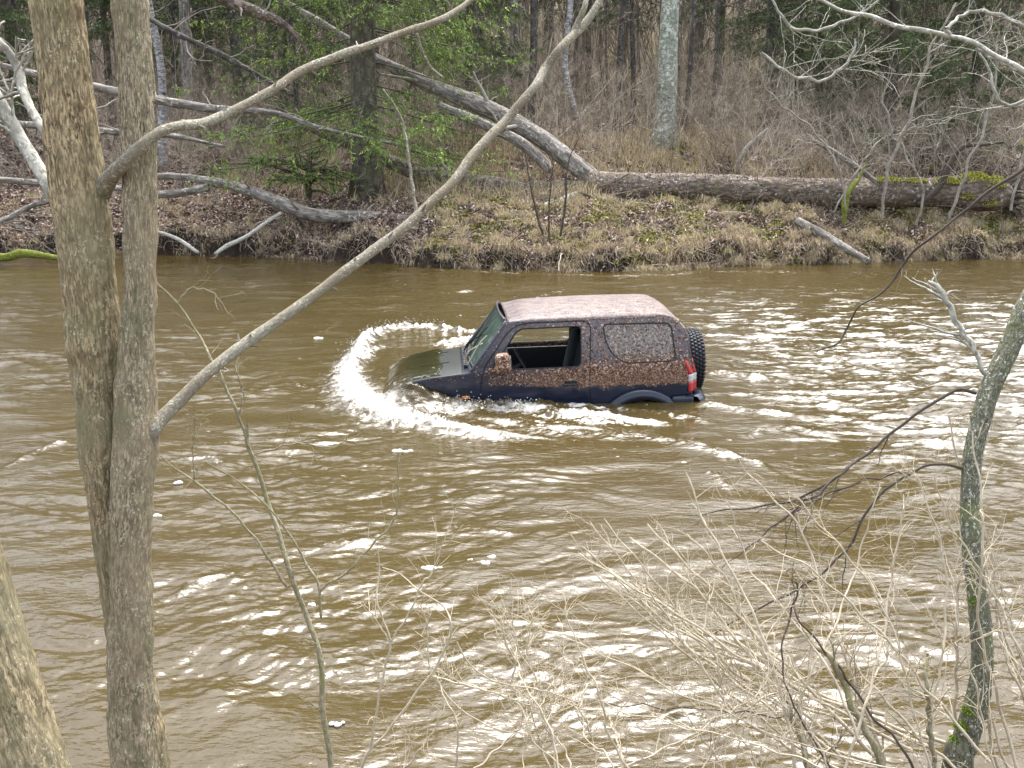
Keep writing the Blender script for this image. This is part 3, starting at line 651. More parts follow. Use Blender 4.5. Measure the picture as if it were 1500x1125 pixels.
# windscreen and its pillars
WB, WT = np.array([2.335, 1.118]), np.array([1.995, GT + .018])
tt = np.linspace(0, 1, 24); vw = np.linspace(-1, 1, 30); TT, VW = np.meshgrid(tt, vw, indexing='ij')
xw = WB[0] + (WT[0] - WB[0]) * TT; zw = WB[1] + (WT[1] - WB[1]) * TT; bow = .045 * (1 - VW ** 2)
wv_, wq = gridq(np.stack([xw + bow, VW * (halfw(xw, zw) - .03), zw + bow * .55], -1)); wind = cpart('windscreen', wv_, [wq], GLASS); wind['label'] = 'raked green tinted windscreen'
m_ = MB(); edge = np.vstack([np.stack([xw + bow, VW * (halfw(xw, zw) - .03), zw + bow * .55], -1)[i_] for i_ in ([np.s_[:, 0]])] + [np.stack([xw + bow, VW * (halfw(xw, zw) - .03), zw + bow * .55], -1)[-1], np.stack([xw + bow, VW * (halfw(xw, zw) - .03), zw + bow * .55], -1)[::-1, -1], np.stack([xw + bow, VW * (halfw(xw, zw) - .03), zw + bow * .55], -1)[0, ::-1]])
m_.tube(edge, np.full(len(edge), .012), 6); m_.build('windscreen_seal', SEAL, wind)
for sgn in (1, -1):
    tp = np.linspace(0, 1, 16); xp = 2.375 + (1.985 - 2.375) * tp; zp = 1.10 + (GT - 1.10 + .004) * tp; m_ = MB()
    m_.tube(np.c_[xp, sgn * (halfw(xp, zp) - .016), zp], np.full(16, .021), 10, cap=True); m_.build('windscreen_pillar', PAINT, body)
m_ = MB(); yv = np.linspace(-.62, .62, 20); m_.tube(np.c_[2.0 + .04 * (1 - (yv / .66) ** 2), yv, np.full(20, GT + .02) + .02 * (1 - (yv / .66) ** 2)], np.full(20, .012), 8, cap=True); m_.build('header_rail', PAINT, roof)
for i_, (y0, y1, t1) in enumerate(((.44, .60, .42), (-.10, .28, .50))):
    a = np.array([2.43, y0, 1.135]); b = np.array([2.335 - .34 * t1 + .05, y1, 1.118 + .5 * t1 + .05]); m_ = MB()
    m_.tube(cr([a, a + [-.01, .0, .045], (a + b) / 2 + [.045, 0, .028], b], 14), np.full(14, .008), 6, cap=True)
    m_.tube(cr([b + [.17, -.02, -.235], b + [.03, 0, .0], b + [-.05, .01, .085]], 12), np.full(12, .007), 5, cap=True); m_.build('wiper', SEAL if i_ else TWIG, car)
# inside: floor, dashboard, wheel, seats, linings
m_ = MB(); m_.box((2.10, 0, 1.03), (.38, 1.30, .17), bev=.05); m_.box((2.02, 0, .85), (.25, 1.3, .3), bev=.05); m_.build('dashboard', INNER, car)
m_ = MB(); th = np.linspace(0, 2 * np.pi, 40); cw = np.array([1.80, .36, 1.085]); ax = nrm(np.array([-.88, 0, .47])); e1 = np.array([0, 1., 0]); e2 = np.cross(ax, e1)
m_.tube(cw + .185 * (np.cos(th)[:, None] * e1 + np.sin(th)[:, None] * e2), np.full(40, .013), 8)
for a in (.1, 2.2, 4.3): m_.tube(np.array([cw, cw + .18 * (math.cos(a) * e1 + math.sin(a) * e2)]), np.array([.02, .012]), 6)
m_.tube(np.array([cw, cw - ax * .3]), np.array([.035, .04]), 8, cap=True); m_.build('steering_wheel', INNER, car)
def rot_y(a): return np.array([[math.cos(a), 0, math.sin(a)], [0, 1, 0], [-math.sin(a), 0, math.cos(a)]])
for yv in (.35, -.35):
    st_ = MB(); st_.box((1.42, yv, .72), (.48, .48, .15), bev=.06); s0 = st_.build('seat', CLOTHM, car)
    m_ = MB(); m_.box((1.16, yv, 1.02), (.14, .46, .58), rot_y(-.24), bev=.06); m_.build('backrest', CLOTHM, s0)
    m_ = MB(); m_.box((1.06, yv, 1.40), (.10, .27, .18), rot_y(-.2), bev=.045); m_.build('headrest', CLOTHM, s0)
m_ = MB(); m_.box((.62, 0, .93), (.14, 1.2, .5), rot_y(-.15), bev=.05); m_.build('rear_bench', CLOTHM, car)
m_ = MB()
for sgn in (1, -1):
    m_.box((1.69, sgn * .665, .82), (1.05, .035, .50), bev=.015); m_.box((.60, sgn * .64, .80), (.9, .03, .5), bev=.01)
    m_.box((1.10, sgn * .63, 1.36), (.10, .03, .50), bev=.012)
m_.box((1.10, 0, 1.60), (1.5, 1.14, .02), bev=.006); m_.box((1.2, 0, .42), (2.3, 1.3, .03)); m_.build('interior_lining', INNER, car)
m_ = MB(); m_.box((1.98, 0.0, 1.50), (.03, .22, .055), bev=.012); m_.build('rear_view_mirror', SEAL, car)
# door mirror: housing, glass, arm
ym = halfw(2.1, 1.14)
m_ = MB(); m_.box((2.045, ym + .115, 1.215), (.155, .17, .19), rot_y(.10), bev=.042); mh = m_.build('door_mirror', PAINTM, car)
m_ = MB(); m_.box((2.125, ym + .02, 1.12), (.14, .045, .04), bev=.012); m_.tube(np.array([[2.12, ym + .01, 1.12], [2.08, ym + .07, 1.15], [2.05, ym + .1, 1.18]]), np.array([.02, .018, .02]), 8); m_.build('mirror_arm', PAINTM, mh)
m_ = MB(); m_.box((1.967, ym + .115, 1.215), (.004, .13, .13), bev=.001); m_.build('mirror_glass', WHITE, mh)
m_ = MB(); m_.lathe([(1e-4, .004), (.010, .003), (.016, 0)], (2.05, ym + .201, 1.265), np.array([[1, 0, 0], [0, 0, 1], [0, -1, 0]]).T, 16); m_.build('mirror_indicator', SEAL, mh)
m_ = MB(); m_.box((2.035, -ym - .115, 1.225), (.085, .17, .165), bev=.032); m_.tube(np.array([[2.12, -ym - .01, 1.12], [2.05, -ym - .1, 1.18]]), np.array([.02, .02]), 8); m_.build('door_mirror', PAINT, car)
# wheel-arch flares, rear bumper
def flare(cx, cz, R, a0, a1, name='wheel_arch', sgn=1, kx=1.12):
    th = np.radians(np.linspace(a0, a1, 40)); pr = [(.0, .0), (.012, .014), (.004, .044), (-.018, .068), (-.055, .08), (-.095, .078), (-.10, .0)]
    P = np.zeros((40, len(pr), 3))
    for i_, t in enumerate(th):
        for j_, (dr, dy) in enumerate(pr):
            tw = .35 + .65 * min(1, min(i_, 39 - i_) / 7.)
            r_ = R + dr + .035; X_ = cx + math.cos(t) * r_ * kx; Z_ = cz + math.sin(t) * r_
            P[i_, j_] = (X_, sgn * (float(halfw(X_, min(Z_, 1.0))) - .004 + dy * tw), Z_)
    m_ = MB(); m_.grid(P, sgn > 0); return m_.build(name, WETBLUE, car)
flare(.575, .335, .475, 8, 172, kx=.98); flare(2.83, .27, .475, 8, 172); flare(.575, .36, .475, 8, 172, sgn=-1); flare(2.83, .27, .475, 8, 172, sgn=-1)
m_ = MB(); yv = np.linspace(-.80, .80, 30); xv = -.07 + .10 * np.clip((abs(yv) - .62) / .18, 0, 1) ** 2
pr = [(-.0, .075), (-.045, .06), (-.07, .02), (-.07, -.06), (0, -.10), (.09, -.1), (.09, .075), (0, .075)]
m_.grid(np.stack([np.stack([xv + a, yv, np.full(30, .69) + b], -1) for a, b in pr], 1)); 
m_.box((.14, .775, .70), (.24, .07, .13), bev=.03); m_.box((.14, -.775, .70), (.24, .07, .13), bev=.03); m_.build('rear_bumper', WETBLUE, car)
m_ = MB(); m_.box((3.40, 0, .55), (.14, 1.5, .2), bev=.04); m_.build('front_bumper', WETBLUE, car)
# tail lights wrapping the rear corner: red, clear, red
for sgn in (1, -1):
    tl = None
    for i_, (z0, z1, mt) in enumerate(((.985, 1.135, RED), (.905, .985, WHITE), (.795, .905, RED))):
        m_ = MB(); n_ = 14; za = np.linspace(z0, z1, 6); P = np.zeros((6, n_, 3))
        for a, zv in enumerate(za):
            x0 = float(np.interp(zv, [.3, .98, 1.14], [0, 0, .045]))
            path = [(.075, 0.004), (.06, .012), (.03, .014), (.0, .010), (-.018, -.01), (-.026, -.03), (-.028, -.06), (-.026, -.10)]
            ph = cr([(p_[0] + x0, float(halfw(max(p_[0], 0.0) + 0.0, zv)) + p_[1] if i < 4 else .655 + p_[1] + .02, 0) for i, p_ in enumerate(path)], n_)
            P[a] = np.c_[ph[:, 0], sgn * ph[:, 1], np.full(n_, zv)]
        m_.grid(P, sgn < 0); o = m_.build('tail_light' if tl is None else ('reversing_lens' if mt is WHITE else 'brake_lens'), mt, car if tl is None else tl); solid(o, .01)
        tl = tl or o
# side indicator and front lamps
m_ = MB(); m_.box((2.44, halfw(2.44, .83) + .006, .838), (.085, .022, .034), bev=.010); m_.build('side_indicator', AMBER, car)
for sgn in (1, -1):
    m_ = MB(); m_.lathe([(1e-4, .03), (.04, .026), (.075, .012), (.088, 0)], (3.39, sgn * .5, .70), rot_y(math.pi / 2), 24); m_.build('headlight', WHITE, car)
m_ = MB()
for k in range(5): m_.box((3.40, -.2 + k * .1, .70), (.02, .045, .14), bev=.006)
m_.build('grille', SEAL, car)
# rear screen, hinge and spare wheel with a real tread
m_ = MB(); m_.box((.085, 0, 1.35), (.02, .95, .36), rot_y(.20), bev=.008); m_.build('rear_window', MUDGLASS, car)
sw = np.array([-.135, -.06, .985]); RS = rot_y(-math.pi / 2); wheel = thing('spare_wheel', None, None, (0, 0, 0)); wheel.parent = car
WR, WW = .335, .105
prof = [(.19, -WW * .8), (.215, -WW * .96), (.27, -WW * 1.02), (.310, -WW * .92), (.328, -WW * .72), (.331, -WW * .4), (.332, 0), (.331, WW * .4), (.328, WW * .72), (.310, WW * .92), (.27, WW * 1.02), (.215, WW * .96), (.19, WW * .8)]
m_ = MB(); m_.lathe(prof, sw, RS, 72)
for k in range(46):                                # tread blocks
    a = k / 46 * 2 * np.pi
    for j_, (o_, w_, da) in enumerate(((-.080, .036, .0), (-.038, .030, .5), (0, .030, .0), (.038, .030, .5), (.080, .036, .0))):
        aa = a + da * 2 * np.pi / 46; r_ = .333 if abs(o_) < .07 else .326
        rd = np.array([math.cos(aa), math.sin(aa), 0]); tg = np.array([-math.sin(aa), math.cos(aa), 0]); Rb = np.stack([rd, tg, [0, 0, 1]], 1)
        Rb = Rb @ (np.array([[1, 0, 0], [0, math.cos(.25 * (1 if j_ % 2 else -1)), -math.sin(.25 * (1 if j_ % 2 else -1))], [0, math.sin(.25 * (1 if j_ % 2 else -1)), math.cos(.25 * (1 if j_ % 2 else -1))]]))
        c_ = (rd * r_ + [0, 0, o_]) @ RS.T + sw; m_.box(c_, (.020, .027, w_), RS @ Rb)
m_.build('tyre', TYRE, wheel, smooth=True)
m_ = MB(); m_.lathe([(1e-4, .02), (.05, .02), (.06, .0), (.13, -.01), (.16, .03), (.185, .07), (.20, .088), (.205, .08)], sw, RS, 40); m_.build('rim', simple('steel_rim', (.12, .12, .13), .4, .5), wheel)
m_ = MB(); m_.box((-.04, -.06, .985), (.12, .3, .22), bev=.02); m_.build('carrier', SEAL, wheel)
# caked leaf flecks standing off the paint
rng = np.random.default_rng(12)
n_ = 9000; fx = rng.uniform(.04, 2.2, n_); fz = .90 + np.abs(rng.normal(0, .11, n_)) + .05 * sm(1.2, 2.2, fx); keep = (rng.uniform(size=n_) < np.interp(fx, [0, 1.1, 2.2], [1, .75, .25])) & (fz < 1.55)
pp = np.c_[fx, fz]; keep &= ~inside(pp, WDO) & inside(pp, OUT) & (fx > .1); fx, fz = fx[keep], fz[keep]; n_ = len(fx)
c_ = np.c_[fx, halfw(fx, fz) + .003, fz]; a = rng.uniform(0, np.pi, n_); ln = rng.uniform(.003, .009, n_)[:, None]; wd = ln * rng.uniform(.3, .7, (n_, 1))
d1 = np.c_[np.cos(a), rng.uniform(-.2, .5, n_), np.sin(a)]; d2 = np.c_[-np.sin(a), rng.uniform(-.2, .3, n_), np.cos(a)]
Vf = np.stack([c_ - d1 * ln, c_ - d2 * wd, c_ + d1 * ln, c_ + d2 * wd], 1).reshape(-1, 3); Qf = np.arange(4 * n_).reshape(-1, 4)
FLECK = scatter('leaf_fleck', [(0, (.07, .035, .02)), (.4, (.2, .10, .06)), (.75, (.34, .2, .13)), (1, (.55, .43, .33))], .7)
o = link_mesh('leaf_flecks', Vf, [Qf], FLECK, car, (0, 0, 0), {'rnd': np.repeat(rng.uniform(size=n_), 4)}, smooth=False); o['kind'] = 'stuff'

# ------------------------------------------------------------------ far bank
def rnd_attr(n_items, per, rng, lo=0., hi=1.): return np.repeat(rng.uniform(lo, hi, n_items), per)
def guided(pts, k=10, n=40, mat=None, name=None, parent=None, wob=.0, cap=True, taper=None, rng=None, disp=None, loc=(0, 0, 0), label=None, mb=None):
    """pts: (px, py, Y, width in px) -> tube; returns centre line and radii"""
    P = at([p[0] for p in pts], [p[1] for p in pts], [p[2] for p in pts]); dep = (P - CAMP) @ FW
    R = np.array([p[3] for p in pts]) / 2 * dep / F_PX
    q = cr(np.c_[P, R], n); C, r = q[:, :3], np.maximum(q[:, 3], .0006)
    if wob:
        s_ = np.linspace(0, 1, n)[:, None] * 9 + (P[0, 0] * 7.7)
        C = C + wob * np.c_[pn(s_[:, 0], s_[:, 0] * 0, 1), pn(s_[:, 0], s_[:, 0] * 0, 2), pn(s_[:, 0], s_[:, 0] * 0, 3)]
    m_ = mb or MB(); m_.tube(C, r, k, cap=cap, disp=disp)
    o = m_.build(name, mat, parent, loc=loc, label=label) if name else None
    return C, r, o
def knobby(scale, amp, stretch=.35, seed=0):
    def f(B):
        b = B * np.array([scale, scale, scale * stretch])
        return amp * (vn3(b, seed) + .5 * vn3(b * 2.3, seed + 1)) + amp * .8 * vn3(B * scale * .22, seed + 2)
    return f
def twigset(P, R, rng, spec, k=(4, 3, 3), mb=None):
    """repeated spawning; spec: list of kwargs for spawn"""
    mb = mb or MB(); cur = (P, R)
    for i, sp in enumerate(spec):
        sp = dict(sp); m = sp.pop('m'); L = sp.pop('length'); sp.setdefault('rr', .42 if i else .3); sp.setdefault('rmin', .004); cur = spawn(cur[0], cur[1], rng, m, L, **sp)
        mb.tube(cur[0], cur[1], k[min(i, len(k) - 1)])
    return mb, cur

# big fallen trunk along the top of the bank
rng = np.random.default_rng(21)
def split_twigs(C, r, rng, spec, mat, root, loc, nm='branch'):
    sp = dict(spec[0]); m = sp.pop('m'); L = sp.pop('length'); sp.setdefault('rr', .3); sp.setdefault('rmin', .004); P1, R1 = spawn(C, r, rng, m, L, **sp)
    for i in range(m):
        mb = MB(); mb.tube(P1[i:i + 1], R1[i:i + 1], 5)
        if len(spec) > 1: twigset(P1[i:i + 1], R1[i:i + 1], rng, [dict(rr=.42, **{k: v for k, v in q.items() if k != 'rr'}) for q in spec[1:]], mb=mb)
        mb.build(nm, mat, root, loc=loc)
def log_thing(name, label, cat, pts, mat, disp=None, k=14, n=60, twigs=None, part='trunk', group=None, wob=0.0, tmat=None):
    b = at(pts[0][0], pts[0][1], pts[0][2]); root = thing(name, label, cat, tuple(b), group)
    C, r, o = guided(pts, k, n, mat, part, root, wob=wob, disp=disp, loc=tuple(b))
    if twigs:
        split_twigs(C, r, rng, twigs, tmat or TWIG_F, root, tuple(b))
    return root, C, r, b
LT, C, r, b = log_thing('fallen_tree', 'big brown fallen trunk lying level along the top of the far bank', 'fallen tree',
    [(862, 268, 26.2, 34), (900, 272, 26.1, 36), (990, 272, 26, 36), (1100, 277, 26, 37), (1200, 281, 26, 39), (1300, 282, 26, 41), (1400, 282, 26, 44), (1440, 284, 26, 50), (1465, 288, 26, 44), (1485, 295, 26, 14)], B_LOG, knobby(5, .03, .4, 3), 28, 170)
mb = MB(); mm = 2600; t = rng.uniform(0, 1, mm) ** 1.0; i = (t * (len(C) - 1)).astype(int)
a = rng.normal(np.pi / 2, .75, mm); ctr = C[i] + np.c_[0 * a, np.cos(a) * r[i] * 1.02, np.sin(a) * r[i] * 1.02]; s_ = rng.uniform(.01, .035, mm)[:, None]
d1 = nrm(rng.normal(size=(mm, 3)) + [1, 0, 0]); d2 = nrm(np.cross(d1, rng.normal(size=(mm, 3))))
mb.add(np.stack([ctr - d1 * s_, ctr - d2 * s_ * .5, ctr + d1 * s_, ctr + d2 * s_ * .5], 1).reshape(-1, 3), np.arange(4 * mm).reshape(-1, 4))
o = mb.build('bark_flakes', LEAF, LT, loc=tuple(b), smooth=False, attrs={'rnd': rnd_attr(mm, 4, rng)}); o['kind'] = 'stuff'
# root plate with moss
mb = MB(); rp = at(1480, 288, 26)
th = rng.uniform(0, 2 * np.pi, 46); RL = rng.uniform(.35, 1.0, 46)
P = np.stack([rp + np.c_[rng.normal(0, .06, 46) + .0, np.cos(th) * RL * f_, np.sin(th) * RL * f_ * .85] + np.array([.25 * f_ ** 2, 0, 0]) + rng.normal(0, .05, (46, 3)) * f_ for f_ in np.linspace(.05, 1, 7)], 1)
mb.tube(P, np.linspace(.09, .012, 7)[None] * rng.uniform(.5, 1.2, (46, 1)), 6); mb, _ = twigset(P, np.full((46, 7), .012), rng, [dict(m=4, length=.5, curl=.3)], mb=mb)
mb.build('root_plate', B_LOG, LT, loc=tuple(b))
def moss_blob(name, c, s, n, seed=1, bs=1.):
    rg = np.random.default_rng(seed); p = rg.normal(size=(n, 3)); p = nrm(p) * rg.uniform(.6, 1, (n, 1)); p[:, 2] = abs(p[:, 2]); ctr = np.asarray(c) + p * s
    L = rg.uniform(.02, .05, (n, 1)) * bs; d = nrm(p + rg.normal(0, .5, (n, 3))); sd = nrm(np.cross(d, rg.normal(size=(n, 3)))) * L * .35
    V = np.stack([ctr - sd, ctr + sd, ctr + d * L], 1).reshape(-1, 3)
    return V, np.arange(3 * n).reshape(-1, 3), n
mb = MB(); cnt = 0
for px, py, sx_, sz_ in ((1425, 264, .42, .20), (1385, 268, .35, .14), (1455, 275, .3, .30), (1410, 290, .3, .2), (1300, 264, .4, .06), (1445, 300, .3, .2), (1340, 266, .3, .08)):
    V, T, n_ = moss_blob('m', at(px, py, 25.85), (sx_, .35, sz_), 1800, seed=px); mb.add(V, None, T); cnt += n_
mb.build('moss', MOSS, LT, loc=tuple(b), smooth=False, attrs={'rnd': rnd_attr(cnt, 3, rng)})
# snapped stems leaning up to the left from its end
sp1 = [dict(m=9, length=1.6, ang=(30, 70), curl=.2, N=7), dict(m=4, length=.6, curl=.2, N=5)]
log_thing('snapped_tree', 'long grey snapped trunk leaning up left from the end of the big fallen trunk', 'fallen tree',
    [(872, 264, 26.3, 26), (835, 236, 26.5, 27), (800, 208, 26.8, 27), (760, 183, 27, 26), (720, 162, 27.2, 26), (670, 141, 27.5, 23), (630, 125, 27.8, 21), (590, 106, 28, 18), (545, 82, 28.3, 14), (480, 40, 28.8, 12), (420, 5, 29.2, 11), (380, -25, 29.5, 9)], B_WEATH, knobby(9, .016, .4, 4), 14, 110, sp1)
log_thing('snapped_tree', 'shorter thin snapped stem leaning parallel below the long grey leaning trunk', 'fallen tree',
    [(806, 250, 26.2, 14), (790, 232, 26.3, 18), (760, 207, 26.5, 17), (720, 187, 26.8, 15), (680, 170, 27, 14), (643, 154, 27.2, 11)], B_WEATH, knobby(9, .014, .4, 5), 12, 60)
log_thing('fallen_tree', 'dark fallen trunk behind the spruce foot running down towards the big fallen trunk', 'fallen tree',
    [(860, 275, 26.4, 26), (800, 279, 26.5, 25), (720, 272, 26.8, 24), (650, 260, 27.2, 24), (590, 245, 27.6, 22), (540, 222, 28, 18), (480, 198, 28.5, 15), (420, 172, 29, 12)], B_LOG, knobby(6, .025, .4, 6), 16, 90, [dict(m=7, length=1.2, curl=.25, N=6)])
log_thing('broken_log', 'short pale peeled log propped under the end of the big fallen trunk', 'log',
    [(757, 319, 25.0, 9), (790, 306, 25.2, 13), (822, 296, 25.5, 14), (856, 282, 25.9, 12)], B_PALE, knobby(8, .012, .4, 7), 10, 40)
log_thing('fallen_branch', 'grey fallen branch lying on the left part of the bank, bending down to the right', 'fallen branch',
    [(215, 262, 26, 8), (250, 258, 26, 10), (310, 266, 25.9, 14), (360, 278, 25.7, 16), (400, 293, 25.5, 18), (440, 310, 25.2, 20), (480, 317, 25.1, 20), (540, 318, 25.1, 17), (600, 321, 25.1, 12), (640, 324, 25.1, 8)], B_WEATH, knobby(9, .012, .4, 8), 12, 80, [dict(m=6, length=.7, curl=.3, N=6, ang=(30, 80))])
log_thing('fallen_branch', 'second grey branch under the bent one, tapering off to the left behind the trunks', 'fallen branch',
    [(305, 274, 25.8, 12), (260, 283, 25.8, 12), (210, 284, 25.9, 10), (150, 272, 26, 10), (60, 268, 26, 10), (-20, 262, 26, 8), (-120, 262, 26, 6)], B_WEATH, knobby(9, .01, .4, 9), 10, 60, [dict(m=6, length=.8, curl=.3, N=6)])
log_thing('bare_stick', 'pale forked stick leaning down the bank to the water left of the cut bank', 'stick',
    [(412, 312, 25, 5), (390, 326, 24.8, 6), (360, 347, 24.4, 6), (333, 360, 24.1, 7), (315, 372, 23.9, 5)], B_PALE, None, 8, 30, [dict(m=4, length=.6, curl=.3)], tmat=TWIG_F)
log_thing('bare_stick', 'pale stick lying low on leaf litter right of the twin grey trunk', 'stick',
    [(228, 338, 24.8, 4), (260, 350, 24.4, 6), (290, 370, 23.9, 5)], B_PALE, None, 8, 24)
log_thing('broken_log', 'dark short log with pale side sliding from the right bank into the water', 'log',
    [(1168, 324, 24.6, 13), (1195, 338, 24.2, 13), (1220, 352, 23.7, 12), (1250, 370, 23.2, 11), (1273, 383, 22.9, 9)], B_WEATH, knobby(8, .015, .4, 10), 10, 40)
log_thing('mossy_branch', 'moss green branch dipping into the water at the left edge below the leaves', 'fallen branch',
    [(-60, 360, 23.6, 12), (0, 377, 23.2, 12), (30, 371, 23.2, 13), (60, 374, 23.2, 11), (95, 379, 23, 7)], B_MOSSY, knobby(9, .01, .5, 11), 10, 40, [dict(m=4, length=.5, curl=.3)], tmat=B_MOSSY)
log_thing('crooked_branch', 'dark crooked dead branch rising from the root end of the big fallen trunk', 'dead branch',
    [(1345, 300, 25.6, 6), (1375, 275, 25.6, 9), (1392, 240, 25.6, 9), (1410, 215, 25.6, 7), (1440, 212, 25.6, 5), (1470, 208, 25.6, 4)], TWIG_D, None, 8, 40, [dict(m=7, length=.9, curl=.3)], tmat=TWIG_D)
log_thing('mossy_stick', 'small stub with yellow green moss in front of the fallen trunk', 'stick',
    [(1236, 330, 24.8, 4), (1238, 300, 24.9, 10), (1242, 280, 25, 10), (1258, 262, 25.2, 5), (1268, 240, 25.3, 3)], B_MOSSY, knobby(12, .012, .5, 12), 8, 30)
log_thing('bare_stick', 'pale crooked stick standing in the grass behind the fallen trunk', 'stick',
    [(1080, 240, 28, 5), (1092, 218, 28, 6), (1105, 205, 28, 5), (1125, 188, 28, 3)], B_PALE, None, 6, 24, [dict(m=4, length=.7, curl=.3)])
log_thing('dead_branch', 'dead branch with bare side twigs lying over the right end of the fallen trunk', 'dead branch',
    [(1285, 268, 25.4, 7), (1255, 245, 25.4, 9), (1220, 222, 25.3, 8), (1190, 205, 25.3, 5)], B_WEATH, None, 8, 24, [dict(m=6, length=.9, curl=.3), dict(m=3, length=.4, curl=.3)])
# thin dead branches behind the twin trunk on the left
for i_, (lb, pts) in enumerate((('long bare dead branch slanting behind the twin trunk near the birches', [(600, 215, 25.5, 4), (480, 190, 25.5, 6), (400, 165, 25.5, 8), (320, 160, 25.5, 11), (240, 148, 25.5, 12), (150, 130, 25.6, 12), (60, 110, 25.8, 9), (-60, 80, 26, 7)]),
        ('lower dead branch crossing behind the twin trunk above the leaf litter', [(330, 215, 25, 4), (260, 200, 25, 8), (200, 196, 25, 9), (110, 188, 25, 10), (0, 180, 25, 10), (-80, 172, 25, 8)]),
        ('thin dead branch sloping down to the right into the spruce shade', [(205, 20, 27, 7), (260, 50, 27, 8), (320, 78, 27, 8), (370, 105, 27, 7), (430, 140, 27, 4)]),
        ('pale dead branch at the far left edge below the leaning limbs', [(-60, 345, 24.6, 8), (0, 325, 24.7, 9), (50, 300, 24.8, 8), (90, 292, 25, 5)]))):
    log_thing('dead_branch', lb, 'dead branch', pts, B_WEATH if i_ != 2 else B_DARK, knobby(9, .01, .4, 30 + i_), 8, 60, [dict(m=16, length=1.3, curl=.22, N=7, ang=(25, 75)), dict(m=4, length=.5, curl=.25, N=5)], group='dead branches on the left of the far bank')
log_thing('spruce_dead_limb', 'dark lichened limb coming in from the top in front of the spruce', 'dead branch',
    [(300, -15, 25.5, 14), (340, 5, 25.5, 16), (375, 18, 25.5, 17), (410, 32, 25.5, 12), (440, 60, 25.5, 6), (455, 90, 25.5, 3)], B_LOG, knobby(9, .02, .4, 50), 12, 40, [dict(m=6, length=.8, curl=.25)])

# ---- trees of the forest
def tree_parts(root, base, H, r0, rng, bmat, lean=(0, 0), nb=14, b0=.35, bl=2.5, tmat=None, k=12, flare_=1.5, twig2=4, droop=.0, wob=.12):
    n = 26; t = np.linspace(0, 1, n); o = np.asarray(base, float)
    C = o + np.c_[lean[0] * t * H + wob * pn(t * 3 + o[0], t * 0, 5), lean[1] * t * H + wob * pn(t * 3 + o[0], t * 0, 6), t * H - .25]
    R = r0 * (1 - .8 * t) * (1 + (flare_ - 1) * np.exp(-t * H / .5))
    MB().tube(C, R, k, cap=True, disp=knobby(2.2 / r0 * .5, r0 * .10, .3, 7)).build('trunk', bmat, root, loc=tuple(base))
    if nb:
        P1, R1 = spawn(C, R, rng, nb, bl, ang=(45, 80), t=(b0, .98), rr=.3, N=8, curl=.16, grav=droop, rmin=.006)
        mb = MB(); mb.tube(P1, R1, 5); P2, R2 = spawn(P1, R1, rng, twig2, bl * .4, ang=(30, 60), t=(.2, 1), N=6, curl=.16, rmin=.004); mb.tube(P2, R2, 3)
        P3, R3 = spawn(P2, R2, rng, 3, bl * .2, ang=(30, 60), N=4, curl=.16, rmin=.003); mb.tube(P3, R3, 3)
        mb.build('crown', tmat or bmat, root, loc=tuple(base))
    return C, R
def gp(px, Y, dz=0.0):
    d = rays(px, 200.); x_ = d[0] * Y / d[1]; return np.array([x_, Y, float(ground_z(np.array([x_]), np.array([Y]))[0]) + dz])
def needle_mesh(P2, R2, rng, per=14, L=(.05, .11), wdt=.016, hang=.7):
    T, N = P2.shape[:2]; n = T * per; i = np.repeat(np.arange(T), per); f = rng.uniform(0, N - 1.001, n); j = f.astype(int); u = (f - j)[:, None]
    b = P2[i, j] * (1 - u) + P2[i, j + 1] * u; d = nrm(P2[i, j + 1] - P2[i, j])
    s = nrm(rng.normal(size=(n, 3)) + d * .6 + np.array([0, 0, -hang])); ln = rng.uniform(*L, n)[:, None]; q = nrm(np.cross(s, rng.normal(size=(n, 3)))) * wdt
    V = np.stack([b - q * .6, b + s * ln * .6 + q * .5, b + s * ln, b + s * ln * .5 - q * .6], 1)
    tone = np.clip(rng.normal(.45, .16, T), 0, 1)[i] + rng.normal(0, .1, n)
    return V.reshape(-1, 3), np.arange(4 * n).reshape(-1, 4), np.repeat(np.clip(tone, 0, 1), 4)
